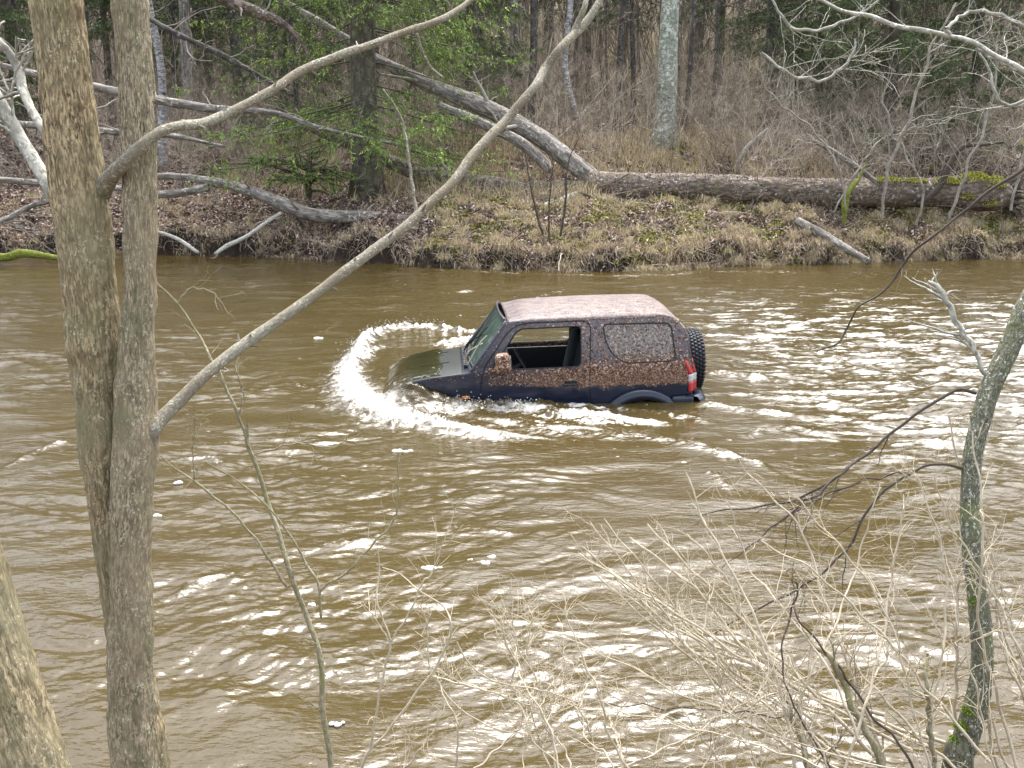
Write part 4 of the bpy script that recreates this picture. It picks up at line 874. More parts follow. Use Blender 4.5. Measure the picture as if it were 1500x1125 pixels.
def spruce(name, label, base, H, r0, b0, L0, nb, m2, per, rng, nmat, group=None, hang=.7, bmat=None, gaps=.0, wdt=.02, NL=(.06, .13)):
    root = thing(name, label, 'spruce tree', tuple(base), group); o = np.asarray(base, float)
    n = 20; t = np.linspace(0, 1, n); C = o + np.c_[.05 * pn(t * 4, t * 0, 3), .05 * pn(t * 4, t * 0, 4), t * H - .3]; R = r0 * (1 - .93 * t) * (1 + .5 * np.exp(-t * H / .5))
    MB().tube(C, R, 16, cap=True, disp=knobby(3, r0 * .08, .3, 9)).build('trunk', bmat or B_SPRUCE, root, loc=tuple(base))
    zt = np.sort(rng.uniform(b0, H * .97, nb)); az = rng.uniform(0, 2 * np.pi, nb); L = L0 * (1 - (zt / H) ** 1.3) * rng.uniform(.65, 1.15, nb) + .25
    s = np.linspace(0, 1, 9); P = np.zeros((nb, 9, 3)); rad_ = s * L[:, None]
    dz = -.10 * rad_ - .22 * L[:, None] * s ** 1.6 + .16 * L[:, None] * s ** 4
    P[..., 0] = o[0] + np.cos(az)[:, None] * rad_; P[..., 1] = o[1] + np.sin(az)[:, None] * rad_; P[..., 2] = o[2] + zt[:, None] + dz
    R1 = (.006 + .004 * L)[:, None] * (1 - .8 * s); mb = MB(); mb.tube(P, R1, 4)
    P2, R2 = spawn(P, R1, rng, m2, L0 * .30, ang=(35, 70), t=(.18, 1), rr=.5, N=5, curl=.08, grav=.16, rmin=.003, flat=.8); mb.tube(P2, R2, 3); mb.build('boughs', bmat or B_SPRUCE, root, loc=tuple(base))
    V, Q, tn = needle_mesh(P2, R2, rng, per, NL, wdt, hang); V2, Q2, t2 = needle_mesh(P[:, 3:], R1[:, 3:], rng, per * 2, NL, wdt, hang)
    m_ = MB(); m_.add(V, Q); m_.add(V2, Q2); m_.build('foliage', nmat, root, loc=tuple(base), smooth=False, attrs={'rnd': np.r_[tn, t2]})
    return root
def copy_tree(o, loc, rz=0., sc_=1., label=None, group=None):
    c = o.copy(); COL.objects.link(c); c.location = loc; c.rotation_euler = (0, 0, rz); c.scale = (sc_,) * 3
    if label: c['label'] = label
    if group: c['group'] = group
    for ch in list(o.children):
        d = ch.copy(); COL.objects.link(d); d.parent = c
    return c
rng = np.random.default_rng(5)
spruce('spruce_tree', 'big spruce with drooping green boughs standing on the bank left of centre', gp(536, 26.8), 19, .36, 1.5, 4.1, 210, 20, 24, rng, NEEDLE, hang=1.0)
# a few low boughs of younger spruces beside it
b = at(505, 262, 26.2); root = thing('young_spruce', 'light green flat boughs of a young spruce spreading left of the big spruce foot', 'spruce tree', tuple(gp(452, 26.4)))
mb = MB(); vs, qs, ts = [], [], []
for q_ in ([(452, 290, 26.4, 10), (452, 255, 26.4, 9), (455, 225, 26.4, 6)], [(452, 262, 26.4, 6), (420, 250, 26.2, 5), (385, 240, 26, 4), (332, 240, 25.8, 2)], [(452, 250, 26.4, 6), (420, 236, 26.2, 5), (370, 232, 26, 3)], [(454, 250, 26.4, 6), (480, 248, 26.1, 5), (510, 262, 26, 3)], [(452, 262, 26.4, 6), (430, 262, 26, 5), (395, 264, 25.8, 3)], [(452, 258, 26.4, 5), (470, 260, 26, 4), (490, 272, 25.8, 2)]):
    C, r_, _ = guided(q_, 5, 24, mb=mb, cap=False); P2_, R2_ = spawn(C, r_, rng, 34, .55, ang=(35, 75), t=(.1, 1), N=5, flat=.8, grav=.06, rmin=.003); mb.tube(P2_, R2_, 3)
    V, Q, tn = needle_mesh(P2_, R2_, rng, 30, (.04, .09), .014, .3); vs.append(V); qs.append(Q + sum(len(v_) for v_ in vs[:-1])); ts.append(tn)
mb.build('boughs', B_SPRUCE, root, loc=tuple(root.location)); m_ = MB(); m_.add(np.vstack(vs), np.vstack(qs))
m_.build('foliage', scatter('light_needles', [(0, (.10, .16, .03)), (.5, (.26, .38, .07)), (1, (.46, .62, .13))], .6), root, loc=tuple(root.location), smooth=False, attrs={'rnd': np.concatenate(ts)})
sp_far = spruce('spruce_tree', 'dark green spruce behind the bare right hand branches at the top', gp(1300, 31.5), 15, .2, .9, 2.9, 130, 16, 18, rng, NEEDLE_F, 'dark spruces deep in the forest', wdt=.03, NL=(.08, .18))
for px, Y, s_, lb in ((1130, 38, .9, 'dark spruce seen through the stems just right of the dark straight trunk'), (1420, 31, .75, 'dark spruce at the top right behind the tangle of branches'), (1195, 34, .8, 'dark spruce left of the right hand spruce, partly hidden by stems'), (30, 33, .9, 'dark spruce at the top left corner behind the leaning limbs'),
        (690, 33, .8, 'dark spruce just behind the leaning stems'), (420, 33, .85, 'dark spruce left behind the big spruce'), (1560, 36, 1.0, 'dark spruce past the right edge'), (-140, 35, 1.05, 'dark spruce past the left edge'), (300, 46, 1.1, 'dark spruce far behind the birch stems')):
    copy_tree(sp_far, gp(px, Y), px * .7, s_, lb)
# distinct bare trees
def bare(name, label, cat, px, Y, wpx, H, mat, lean=(0, 0), **kw):
    b = gp(px, Y); root = thing(name, label, cat, tuple(b), kw.pop('group', None)); tree_parts(root, b, H, wpx / 2 * Y / F_PX, rng, mat, lean, **kw); return root
bare('pale_tree', 'stout pale grey lichened trunk standing behind the fallen trunk right of centre', 'tree', 970, 31, 31, 15, B_ASPEN, (.030, 0), nb=12, b0=.4, bl=3, flare_=1.7, k=20, tmat=B_DARK)
log_thing('leaning_birch', 'thin white birch stem bending up from the brush beside the pale grey trunk', 'birch',
    [(847, 178, 31, 10), (838, 150, 31, 9), (829, 110, 31, 9), (828, 80, 31, 8), (832, 40, 31, 8), (836, 0, 31, 8), (840, -120, 31, 7), (850, -300, 31, 4)], B_BIRCH, None, 8, 50, [dict(m=14, length=1.5, t=(.4, 1), curl=.2)], tmat=B_DARK)
bare('birch_tree', 'crooked white birch trunk just right of the twin grey trunk', 'birch', 238, 31, 13, 12, B_BIRCH, (-.005, 0), nb=12, b0=.3, bl=2, k=12, flare_=1.2, wob=.3, tmat=B_DARK)
bare('grey_tree', 'grey slim trunk right of the crooked birch', 'tree', 282, 35, 19, 13, B_WEATH, (-.01, 0), nb=12, b0=.3, bl=2, tmat=B_DARK)
bare('grey_tree', 'slender pale grey trunk above the middle of the leaning stems', 'tree', 752, 37, 14, 14, B_WEATH, (.003, 0), nb=12, b0=.3, bl=2, tmat=B_DARK)
bare('dark_tree', 'dark straight trunk standing right of the pale grey lichened trunk', 'tree', 1122, 36, 17, 14, B_DARK, (.005, 0), nb=14, b0=.25, bl=2.4)
protos = []
for i_, (H, r_, ln) in enumerate(((15, .13, (.01, 0)), (13, .10, (-.02, .01)), (16, .17, (.0, .01)), (11, .07, (.04, 0)))):
    b = gp([905, 925, 700, 1040][i_], [36, 38, 42, 35][i_]); root = thing('forest_tree', 'bare dark forest trunk among the brush behind the bank', 'tree', tuple(b), 'bare dark trunks of the forest')
    tree_parts(root, b, H, r_, rng, B_DARK, ln, nb=16, b0=.28, bl=2.8, k=8); protos.append(root)
used = [(905, 36), (925, 38), (700, 42), (1040, 35), (970, 31), (536, 27)]
n_t = 0
while n_t < 105:
    px, Y = rng.uniform(-500, 2000), rng.uniform(32, 62)
    if any(abs(px - a) < 16 and abs(Y - b_) < 6 for a, b_ in used): continue
    used.append((px, Y)); copy_tree(protos[rng.integers(4)], gp(px, Y), rng.uniform(0, 6), rng.uniform(.75, 1.2)); n_t += 1

sp_tall = spruce('spruce_tree', 'tall dark spruce of the far forest with a bare lower trunk', gp(860, 44), 21, .13, 3.6, 2.8, 150, 9, 9, rng, NEEDLE_F, 'tall spruces walling in the far forest', wdt=.05, NL=(.12, .26))
k_ = 0
while k_ < 54:
    px, Y = rng.uniform(-700, 2200), rng.uniform(37, 66)
    if any(abs(px - a) < 22 and abs(Y - b_) < 5 for a, b_ in used): continue
    used.append((px, Y)); copy_tree(sp_tall, gp(px, Y), rng.uniform(0, 6), rng.uniform(.78, 1.12)); k_ += 1

LM = [(0, 'left edge of the photo'), (150, 'twin trunk tree'), (238, 'crooked white birch'), (282, 'slim grey trunk by the birch'), (536, 'big drooping spruce'), (752, 'slender pale grey trunk'), (835, 'leaning white birch'), (970, 'stout pale lichened trunk'), (1122, 'dark straight trunk'), (1300, 'green right hand spruce'), (1420, 'spruce near the right edge')]
ORD = 'first second third fourth fifth sixth seventh eighth ninth tenth eleventh twelfth thirteenth fourteenth fifteenth sixteenth seventeenth eighteenth nineteenth twentieth'.split()
bpy.context.view_layer.update()
for pre, kind_ in (('forest_tree', 'bare trunk'), ('spruce_tree', 'tall spruce')):
    row = []
    for o in COL.objects:
        if o.name.startswith(pre) and o.parent is None and o.get('group') in ('bare dark trunks of the forest', 'tall spruces walling in the far forest'):
            row.append((750 + F_PX * o.location.x / (o.location.y * math.cos(PITCH) + (CAM_H - o.location.z) * math.sin(PITCH)), o))
    row.sort(key=lambda q: q[0]); cnt_ = {}
    for px, o in row:
        if px < 0 or px > 1500: o['label'] = kind_ + (' of the forest standing beyond the left edge' if px < 0 else ' of the forest standing beyond the right edge'); continue
        a, nm = [q for q in LM if q[0] <= px][-1]; cnt_[nm] = cnt_.get(nm, 0) + 1
        o['label'] = ORD[cnt_[nm] - 1] + ' ' + kind_ + ' right of the ' + nm

# ---- brush, dry grass, leaf litter, moss: stuff
def ground_pts(rng, n, x0, x1, d0, d1, pw=1.):
    X = rng.uniform(x0, x1, n); D = d0 + (d1 - d0) * rng.uniform(0, 1, n) ** pw; Y = shore(X) + D
    return np.c_[X, Y, ground_z(X, Y)], D
def brush(name, n, x0, x1, d0, d1, H, rng, lo, hi, m2=6, m3=3, rr=.006, pw=1., lean=.18):
    B, D = ground_pts(rng, n, x0, x1, d0, d1, pw); N = 7; Hh = rng.uniform(H[0], H[1], n); d = nrm(np.c_[rng.normal(0, lean, (n, 2)), np.ones(n)]); pts = [B]
    for _ in range(N - 1):
        d = nrm(d + rng.normal(0, .09, (n, 3))); pts.append(pts[-1] + d * (Hh / (N - 1))[:, None])
    P = np.stack(pts, 1); R = (rr * rng.uniform(.5, 1.5, n))[:, None] * np.linspace(1, .35, N); tone = rng.uniform(lo, hi, n)
    mb = MB(); mb.tube(P, R, 3); tn = [np.repeat(tone, N * 3)]
    if m2:
        P2, R2 = spawn(P, R, rng, m2, Hh.mean() * .35, ang=(20, 55), t=(.25, 1), N=5, curl=.14, rmin=.0025); mb.tube(P2, R2, 3); t2 = np.repeat(tone, m2); tn.append(np.repeat(t2, 15))
        if m3:
            P3, R3 = spawn(P2, R2, rng, m3, Hh.mean() * .14, ang=(20, 60), N=4, curl=.14, rmin=.002); mb.tube(P3, R3, 3); tn.append(np.repeat(np.repeat(t2, m3), 12))
    return tag(mb.build(name, BRUSH, attrs={'rnd': np.concatenate(tn)}, smooth=False), kind='stuff')
brush('undergrowth', 1500, -13, 15, 5.0, 13, (1.0, 2.6), rng, .3, 1.0, 7, 3, .007)
brush('thicket', 2000, -24, 26, 11, 34, (1.8, 5.5), rng, .1, 1., 8, 4, .010, lean=.35)
brush('far_thicket', 2400, -50, 50, 28, 62, (5, 10), rng, .0, .75, 9, 4, .028, lean=.35)
brush('leaning_brush', 700, -18, 20, 7, 24, (1.5, 4.5), rng, .3, 1.0, 7, 3, .010, lean=.8)
brush('bank_twigs', 1400, -13, 14, .5, 8, (.25, .9), rng, .35, 1.0, 4, 0, .0035, lean=.7)
brush('right_tangle', 260, 5.5, 14, 3.0, 8, (1.2, 3.2), rng, .45, 1.0, 9, 4, .007, lean=.6)
brush('left_tangle', 260, -14, -3, 2.6, 8, (.8, 2.6), rng, .45, 1.0, 9, 4, .007, lean=.9)
def blades(name, B, rng, mat, L, W, spread=.6, droop=.8, lo=0, hi=1, dirn=(0, 0, 0)):
    n = len(B); d = nrm(np.c_[rng.normal(0, spread, (n, 2)), np.ones(n)] + np.asarray(dirn)); ln = rng.uniform(*L, n)[:, None]; s = nrm(np.cross(d, rng.normal(size=(n, 3)))) * rng.uniform(*W, n)[:, None]
    p1 = B + d * ln * .5; d2 = nrm(d + np.array([0, 0, -1]) * droop * rng.uniform(.2, 1.6, (n, 1)) + rng.normal(0, .2, (n, 3))); p2 = p1 + d2 * ln * .6
    V = np.stack([B - s, B + s, p1 + s * .8, p1 - s * .8, p2], 1).reshape(-1, 3); k = np.arange(n)[:, None] * 5
    mb = MB(); mb.add(V, k + np.array([0, 1, 2, 3]), k + np.array([3, 2, 4]))
    return tag(mb.build(name, mat, attrs={'rnd': rnd_attr(n, 5, rng, lo, hi)}, smooth=False), kind='stuff')
def clumped(rng, n, x0, x1, d0, d1, freq=1.2, thr=.0, seed=5, pw=1.):
    B, D = ground_pts(rng, n, x0, x1, d0, d1, pw); v = fbm(B[:, 0] * freq, B[:, 1] * freq, 2, seed); return B[v + rng.normal(0, .12, n) > thr]
B = clumped(rng, 60000, -13, 14, -.05, 3.4, 2.2, .22, 5); B = B[(B[:, 0] > -1.5) | (rng.uniform(size=len(B)) < .35)]; blades('dry_grass', B, rng, STRAW, (.10, .34), (.003, .007), .9, 1.1, 0, .85, (0, -.35, 0))
B = clumped(rng, 30000, -9, 14, -.10, .5, 2.6, .12, 6); B = B[(B[:, 0] > -1.5) | (rng.uniform(size=len(B)) < .3)]; blades('overhanging_grass', B, rng, STRAW, (.15, .42), (.003, .006), .9, 2.2, 0, .85, (0, -1.1, .2))
B = clumped(rng, 50000, -8, 11, 3.2, 10, .8, -.1, 7); blades('tall_dry_grass', B, rng, STRAW, (.15, .5), (.004, .008), .35, .5, .2, 1.0)
B = clumped(rng, 80000, -2, 14, .0, 3.4, 1.1, .04, 8); blades('moss_patches', B, rng, MOSS, (.03, .09), (.006, .013), .9, .6)
def litter(name, n, x0, x1, d0, d1, rng, s=(.025, .06), pw=1.):
    B, D = ground_pts(rng, n, x0, x1, d0, d1, pw); B[:, 2] += .012; a = rng.uniform(0, 6.28, n); up = nrm(np.c_[rng.normal(0, .55, (n, 2)), np.ones(n)])
    d1_ = nrm(np.cross(up, np.c_[np.cos(a), np.sin(a), 0 * a])); d2 = np.cross(up, d1_); z = rng.uniform(*s, n)[:, None]
    V = np.stack([B - d1_ * z, B - d2 * z * .6, B + d1_ * z + up * z * .3, B + d2 * z * .6], 1).reshape(-1, 3); mb = MB(); mb.add(V, np.arange(4 * n).reshape(-1, 4))
    return tag(mb.build(name, LEAF, attrs={'rnd': np.repeat(rng.beta(1.3, 1.8, n), 4)}, smooth=False), kind='stuff')
litter('leaf_litter', 90000, -14, 14, .0, 5.5, rng); litter('forest_leaf_litter', 30000, -18, 18, 5, 16, rng, (.04, .09))
nt_ = 420; Bc, D = ground_pts(rng, nt_, -13, 14, -.02, 3.0, 1.5); kk = rng.integers(50, 150, nt_); kk = (kk * np.where(Bc[:, 0] < -1.5, .25, 1.)).astype(int); idx = np.repeat(np.arange(nt_), kk); a = rng.uniform(0, 6.28, len(idx)); rr2 = rng.uniform(0, 1, len(idx)); sz = rng.uniform(.5, 1.3, nt_)[idx]
B = Bc[idx] + np.c_[np.cos(a) * rr2 * .07, np.sin(a) * rr2 * .07, 0 * a + .0] * sz[:, None]
blades('grass_tussocks', B, rng, STRAW, (.12, .42), (.0025, .005), .35, 2.0, .3, 1.0, np.c_[np.cos(a), np.sin(a) - .5, 0 * a] * (rr2 * 1.1)[:, None])
ns_ = 520; B, D = ground_pts(rng, ns_, -13, 14, -.25, 7.5); az = rng.uniform(0, 6.28, ns_); d = nrm(np.c_[np.cos(az), np.sin(az), rng.normal(.05, .22, ns_)]); pts = [B + [0, 0, .03]]; Ls = rng.uniform(.15, 1.3, ns_)[:, None] / 6
for _ in range(6): d = nrm(d + rng.normal(0, .12, (ns_, 3))); q = pts[-1] + d * Ls; q[:, 2] = np.maximum(q[:, 2], ground_z(q[:, 0], q[:, 1]) + .01); pts.append(q)
P = np.stack(pts, 1); Rr = (rng.uniform(.004, .016, ns_) * np.where(rng.uniform(size=ns_) < .1, 2, 1))[:, None] * np.linspace(1, .45, 7); mb = MB(); mb.tube(P, Rr, 5); P2, R2 = spawn(P, Rr, rng, 3, .3, rr=.5, rmin=.003); mb.tube(P2, R2, 3); tn = rng.uniform(.1, 1, ns_)
tag(mb.build('dead_sticks', BRUSH, attrs={'rnd': np.r_[np.repeat(tn, 35), np.repeat(np.repeat(tn, 3), 18)]}), kind='stuff')
# roots hanging over the cut bank
X = rng.uniform(-13, 13, 1500); Yb = shore(X) + rng.uniform(-.02, .3, 1500); P0 = np.c_[X, Yb, ground_z(X, Yb) + .0]
d = nrm(np.c_[rng.normal(0, .5, 1500), rng.uniform(-1.2, -.3, 1500), rng.uniform(-.3, .6, 1500)]); pts = [P0]
for _ in range(6): d = nrm(d + rng.normal(0, .22, (1500, 3)) + [0, 0, -.28]); pts.append(pts[-1] + d * rng.uniform(.04, .10, (1500, 1)))
P = np.stack(pts, 1); mb = MB(); mb.tube(P, np.linspace(.005, .0015, 7)[None] * rng.uniform(.5, 1.6, (1500, 1)), 3)
tag(mb.build('hanging_roots', BRUSH, attrs={'rnd': rnd_attr(1500, 21, rng, .2, 1.)}, smooth=False), kind='stuff')

# a slim bush standing at the water's edge below the peeled log
b = at(806, 396, 23.1); root = thing('slim_bush', 'slim dark leafless bush at the water edge in front of the peeled log', 'bush', tuple(b))
mb = MB()
for pts in ([(808, 396, 23.1, 5), (800, 360, 23.1, 4), (788, 320, 23.1, 3.5), (775, 260, 23.1, 2.5), (770, 220, 23.1, 1.5)], [(808, 396, 23.1, 5), (818, 360, 23.1, 4), (828, 300, 23.1, 3.5), (832, 240, 23.1, 2), (850, 200, 23.1, 1.5)], [(808, 396, 23.1, 4), (804, 340, 23, 3), (806, 280, 23, 2), (812, 240, 23, 1.5)]):
    C, r_, _ = guided(pts, 5, 24, mb=mb, cap=False, wob=.03); twigset(C, r_, rng, [dict(m=12, length=.5, curl=.2, ang=(20, 50), rmin=.004), dict(m=3, length=.2, curl=.2, rmin=.003)], mb=mb)
mb.build('stems', TWIG_D, root, loc=tuple(b))

# ------------------------------------------------------------------ near bank trees
rng = np.random.default_rng(77)
def fat(pts, name, mat, root, loc, amp=.0042, k=110, n=480, scale=42, seed=0, label=None):
    C, r, o = guided(pts, k, n, mat, name, root, disp=lambda B: amp * (1.2 * vn3(B * np.array([scale, scale, scale * .3]), seed) + .8 * vn3(B * np.array([scale * 2.6, scale * 2.6, scale * .9]), seed + 1)) + .006 * vn3(B * np.array([5, 5, 3]), seed + 2) + .003 * vn3(B * 12, seed + 3) + .004 * np.maximum(vn3(B * np.array([2, 2, 9.]), seed + 5) - .35, 0) * 3, loc=loc, label=label)
    return C, r, o
base = np.array([-1.12, 2.78, .05]); loc = tuple(base)
TW = thing('twin_trunk_tree', 'twin stemmed grey brown tree with two long bare limbs reaching right over the river', 'tree', loc)
CA, RA, _ = fat([(60, -160, 3.30, 68), (72, -60, 3.28, 70), (82, 0, 3.26, 71), (93, 100, 3.24, 74), (104, 200, 3.22, 75), (118, 300, 3.20, 77), (128, 400, 3.18, 75), (139, 500, 3.16, 73), (146, 600, 3.14, 68), (152, 680, 3.12, 62), (158, 740, 3.10, 56), (168, 830, 3.08, 46), (185, 930, 3.06, 50), (205, 1040, 3.02, 56), (216, 1140, 2.98, 62), (222, 1400, 2.92, 70), (225, 2300, 2.80, 80)], 'trunk', B_ALDER, TW, loc, seed=3)
CB, RB, _ = fat([(185, -160, 3.28, 50), (190, 0, 3.24, 52), (198, 100, 3.22, 52), (202, 200, 3.20, 51), (204, 300, 3.18, 50), (205, 400, 3.15, 49), (202, 500, 3.12, 53), (200, 580, 3.10, 60), (200, 640, 3.08, 62), (194, 720, 3.05, 60), (192, 800, 3.03, 59), (192, 900, 3.0, 60), (192, 1000, 2.98, 62), (198, 1125, 2.95, 70), (204, 1400, 2.88, 80), (210, 2300, 2.78, 92)], 'trunk', B_GREY, TW, loc, seed=8)
limb = knobby(40, .0012, .5, 60)
def nubs(C, r, n, seed):
    rg = np.random.default_rng(seed); return spawn(C, r, rg, n, .05, ang=(30, 60), rr=.5, N=4, rmin=.002)
mb = MB(); C, r, L1 = guided([(124, 330, 3.28, 26), (140, 298, 3.235, 32), (156, 268, 3.175, 27), (180, 240, 3.10, 18.9), (205, 215, 3.10, 18.1), (235, 193, 3.14, 15.9), (265, 184, 3.2, 15.1), (300, 180, 3.3, 14.3), (350, 158, 3.4, 13.6), (400, 131, 3.5, 12.8), (440, 105, 3.6, 12.1), (500, 80, 3.7, 11.7), (545, 65, 3.8, 11.4), (590, 48, 3.9, 10.2), (640, 31, 4.0, 9.9), (670, 15, 4.1, 8.4), (700, -8, 4.2, 7.6), (760, -50, 4.4, 5.3)], 20, 160, mb=mb, disp=limb)
q = nubs(C, r, 24, 1); mb.tube(q[0], q[1], 5); mb.build('limb', B_LIMB, TW, loc=loc)
mb = MB(); C, r, L2 = guided([(190, 706, 3.15, 36), (202, 672, 3.105, 48), (212, 650, 3.08, 38), (223, 630, 3.065, 25.5), (240, 610, 3.1, 20.6), (270, 580, 3.15, 19.0), (300, 550, 3.2, 18.2), (350, 510, 3.3, 17.4), (400, 475, 3.4, 16.6), (450, 440, 3.5, 15.8), (500, 402, 3.6, 15.0), (545, 368, 3.7, 14.3), (590, 335, 3.8, 14.3), (630, 298, 3.9, 13.5), (665, 265, 4.0, 13.5), (690, 230, 4.1, 13.5), (715, 202, 4.2, 13.0), (740, 178, 4.3, 13.0), (765, 148, 4.35, 12.7), (785, 125, 4.4, 12.7), (800, 98, 4.5, 12.3), (820, 72, 4.5, 11.9), (845, 47, 4.6, 12.7)], 20, 200, mb=mb, disp=limb)
q = nubs(C, r, 34, 2); mb.tube(q[0], q[1], 5)
guided([(843, 49, 4.6, 14), (862, 28, 4.65, 12), (878, 2, 4.7, 10), (900, -40, 4.8, 8)], 12, 30, mb=mb); guided([(838, 55, 4.6, 10), (848, 30, 4.6, 9), (857, 8, 4.6, 8), (862, -30, 4.7, 6)], 12, 30, mb=mb)
guided([(612, 322, 3.86, 7), (606, 290, 3.9, 5), (600, 240, 3.95, 4), (590, 180, 4, 3.5), (575, 150, 4, 2.5), (560, 130, 4, 2)], 8, 40, mb=mb, wob=.01)
guided([(650, 115, 4, 3), (630, 98, 4, 5), (618, 75, 3.95, 5), (610, 50, 3.92, 6)], 8, 30, mb=mb, wob=.005)
mb.build('limb', B_LIMB, TW, loc=loc)
for pts, nm in (([(80, 286, 3.25, 22), (66, 262, 3.3, 21), (48, 232, 3.35, 20), (28, 200, 3.4, 20), (8, 165, 3.45, 20), (-12, 130, 3.5, 19), (-60, 50, 3.6, 16)], 'limb'), ([(74, 205, 3.3, 14), (56, 178, 3.35, 13), (42, 152, 3.4, 13), (32, 128, 3.45, 15), (28, 105, 3.5, 13), (14, 78, 3.5, 12), (-2, 60, 3.5, 11), (-40, 20, 3.6, 9)], 'limb')):
    mb = MB(); C, r, _ = guided(pts, 16, 70, mb=mb, disp=limb)
    mb, _ = twigset(C, r, rng, [dict(m=7, length=.28, curl=.14, N=8, ang=(30, 80)), dict(m=3, length=.1, curl=.14, N=5)], mb=mb); mb.build(nm, B_PALE, TW, loc=loc)
# third trunk at the lower left corner
b = np.array([-1.33, 2.55, .3]); LTn = thing('leaning_tree', 'thick rough brown trunk leaning in the lower left corner', 'tree', tuple(b))
fat([(-190, 300, 2.6, 74), (-110, 560, 2.55, 78), (-62, 740, 2.50, 84), (-28, 880, 2.46, 92), (6, 1000, 2.42, 100), (40, 1125, 2.38, 108), (90, 1350, 2.30, 120), (160, 2100, 2.15, 150)], 'trunk', B_ALDER, LTn, tuple(b), seed=21, n=260, amp=.005)

# right hand lichened tree
b = at(1405, 1300, 3.55); RT = thing('lichened_tree', 'thin crooked tree speckled with white lichen standing at the right edge', 'tree', tuple(b)); lb_ = tuple(b)
C, r, _ = guided([(1560, 330, 4.2, 27.0), (1530, 400, 4.15, 27.9), (1500, 455, 4.1, 29.7), (1478, 510, 4.05, 31.5), (1452, 565, 4.0, 30.6), (1438, 610, 3.95, 28.8), (1426, 660, 3.9, 27.9), (1421, 720, 3.85, 27.0), (1422, 790, 3.8, 27.9), (1430, 860, 3.75, 28.8), (1437, 920, 3.7, 28.8), (1438, 980, 3.65, 30.6), (1428, 1040, 3.62, 33.3), (1412, 1090, 3.6, 37.8), (1402, 1140, 3.58, 45.0), (1398, 1500, 3.5, 54.0)], 40, 300, B_LICHEN, 'trunk', RT, disp=lambda B: .0022 * vn3(B * np.array([30, 30, 20]), 5) + .005 * vn3(B * np.array([7, 7, 6]), 6), loc=lb_)
mb = MB(); tot = 0
for px, py, s_, n_, Y_ in ((1408, 1066, (.030, .025, .022), 420, 3.585), (1418, 1045, (.022, .03, .03), 260, 3.60), (1402, 1085, (.03, .03, .02), 200, 3.59), (1424, 885, (.012, .02, .035), 120, 3.715)):
    V, T, n_ = moss_blob('m', at(px, py, Y_), s_, n_ * 3, seed=px, bs=.16); mb.add(V, None, T); tot += n_
mos = mb.build('moss', scatter('fresh_moss', [(0, (.05, .08, .01)), (.5, (.16, .24, .03)), (1, (.34, .44, .07))], .9), RT, loc=lb_, smooth=False, attrs={'rnd': rnd_attr(tot, 3, rng, .3, 1)})
mb = MB()
arcs = [[(1430, 576, 4.0, 5.6), (1405, 574, 4.0, 4.9), (1370, 588, 4.0, 4.9), (1335, 612, 4.0, 4.5), (1295, 645, 4.0, 4.5), (1258, 672, 4.0, 4.2), (1215, 705, 4.0, 4.2), (1170, 730, 4.05, 3.5), (1120, 742, 4.1, 3.1), (1060, 748, 4.1, 2.4), (1000, 756, 4.2, 1.4)],
        [(1258, 672, 4.0, 3.5), (1225, 700, 3.95, 3.5), (1190, 728, 3.9, 3.5), (1150, 758, 3.9, 2.8), (1110, 790, 3.9, 2.1), (1060, 830, 3.9, 1.4)],
        [(1412, 684, 3.88, 4.9), (1385, 680, 3.88, 4.2), (1350, 688, 3.9, 4.2), (1315, 704, 3.9, 4.2), (1285, 730, 3.9, 4.2), (1262, 765, 3.9, 3.8), (1240, 802, 3.9, 3.8), (1205, 838, 3.9, 3.5), (1160, 868, 3.95, 3.1), (1100, 898, 4.0, 2.8), (1040, 930, 4.0, 2.1)],
        [(1330, 692, 3.9, 2.8), (1280, 700, 3.9, 2.8), (1235, 715, 3.92, 2.4), (1180, 740, 3.95, 2.1), (1130, 775, 4, 1.4)],
        [(1450, 560, 4.0, 6), (1425, 510, 4.05, 8), (1395, 460, 4.1, 9), (1378, 425, 4.15, 8), (1362, 412, 4.2, 4)]]
for i_, pts in enumerate(arcs):
    mt = MB()
    C, r, _ = guided(pts, 8, 90, mb=mt, cap=False, wob=.012); twigset(C, r, rng, [dict(m=9, length=.22, curl=.16, N=7, ang=(25, 60), rr=.55, rmin=.0009), dict(m=2, length=.08, curl=.16, N=5, rmin=.0008)], mb=mt)
    mt.build('branch', B_PALE if i_ == 4 else TWIG_D, RT, loc=lb_)
# overhanging branches entering from the top right
def over(label, curves, mat, tw, k=8, spec=None, name='overhanging_branch', group='bare branches hanging in from the right', anchor=None):
    p0 = at(curves[0][0][0], curves[0][0][1], curves[0][0][2]); root = thing(name, label, 'branch', tuple(p0), group)
    for c_ in curves:
        tm = MB(); C, r, _ = guided(c_, k, 80, mb=tm, wob=.015, cap=False)
        twigset(C, r, rng, spec or [dict(m=7, length=.35, curl=.12, N=8, ang=(25, 60), rmin=.0012, t=(.1, .95)), dict(m=3, length=.15, curl=.15, N=6, rr=.55, rmin=.0009)], mb=tm)
        tm.build('branch', mat, root, loc=tuple(p0))
    return root
over('pale smooth branch arching in from the top right corner', [[(1640, 180, 4.6, 9), (1560, 135, 4.6, 8), (1500, 105, 4.6, 8), (1440, 70, 4.7, 7), (1395, 50, 4.8, 7), (1350, 45, 4.8, 7), (1300, 34, 4.9, 6.5), (1250, 20, 5, 6), (1205, 2, 5, 5), (1150, -25, 5, 4)],
     [(1385, 48, 4.8, 5), (1420, 62, 4.8, 4.5), (1460, 88, 4.8, 4), (1500, 108, 4.8, 4)], [(1385, 45, 4.8, 5), (1410, 22, 4.9, 5), (1440, 15, 4.9, 5), (1480, 30, 4.9, 5), (1520, 45, 4.9, 5)]], B_PALE, TWIG)
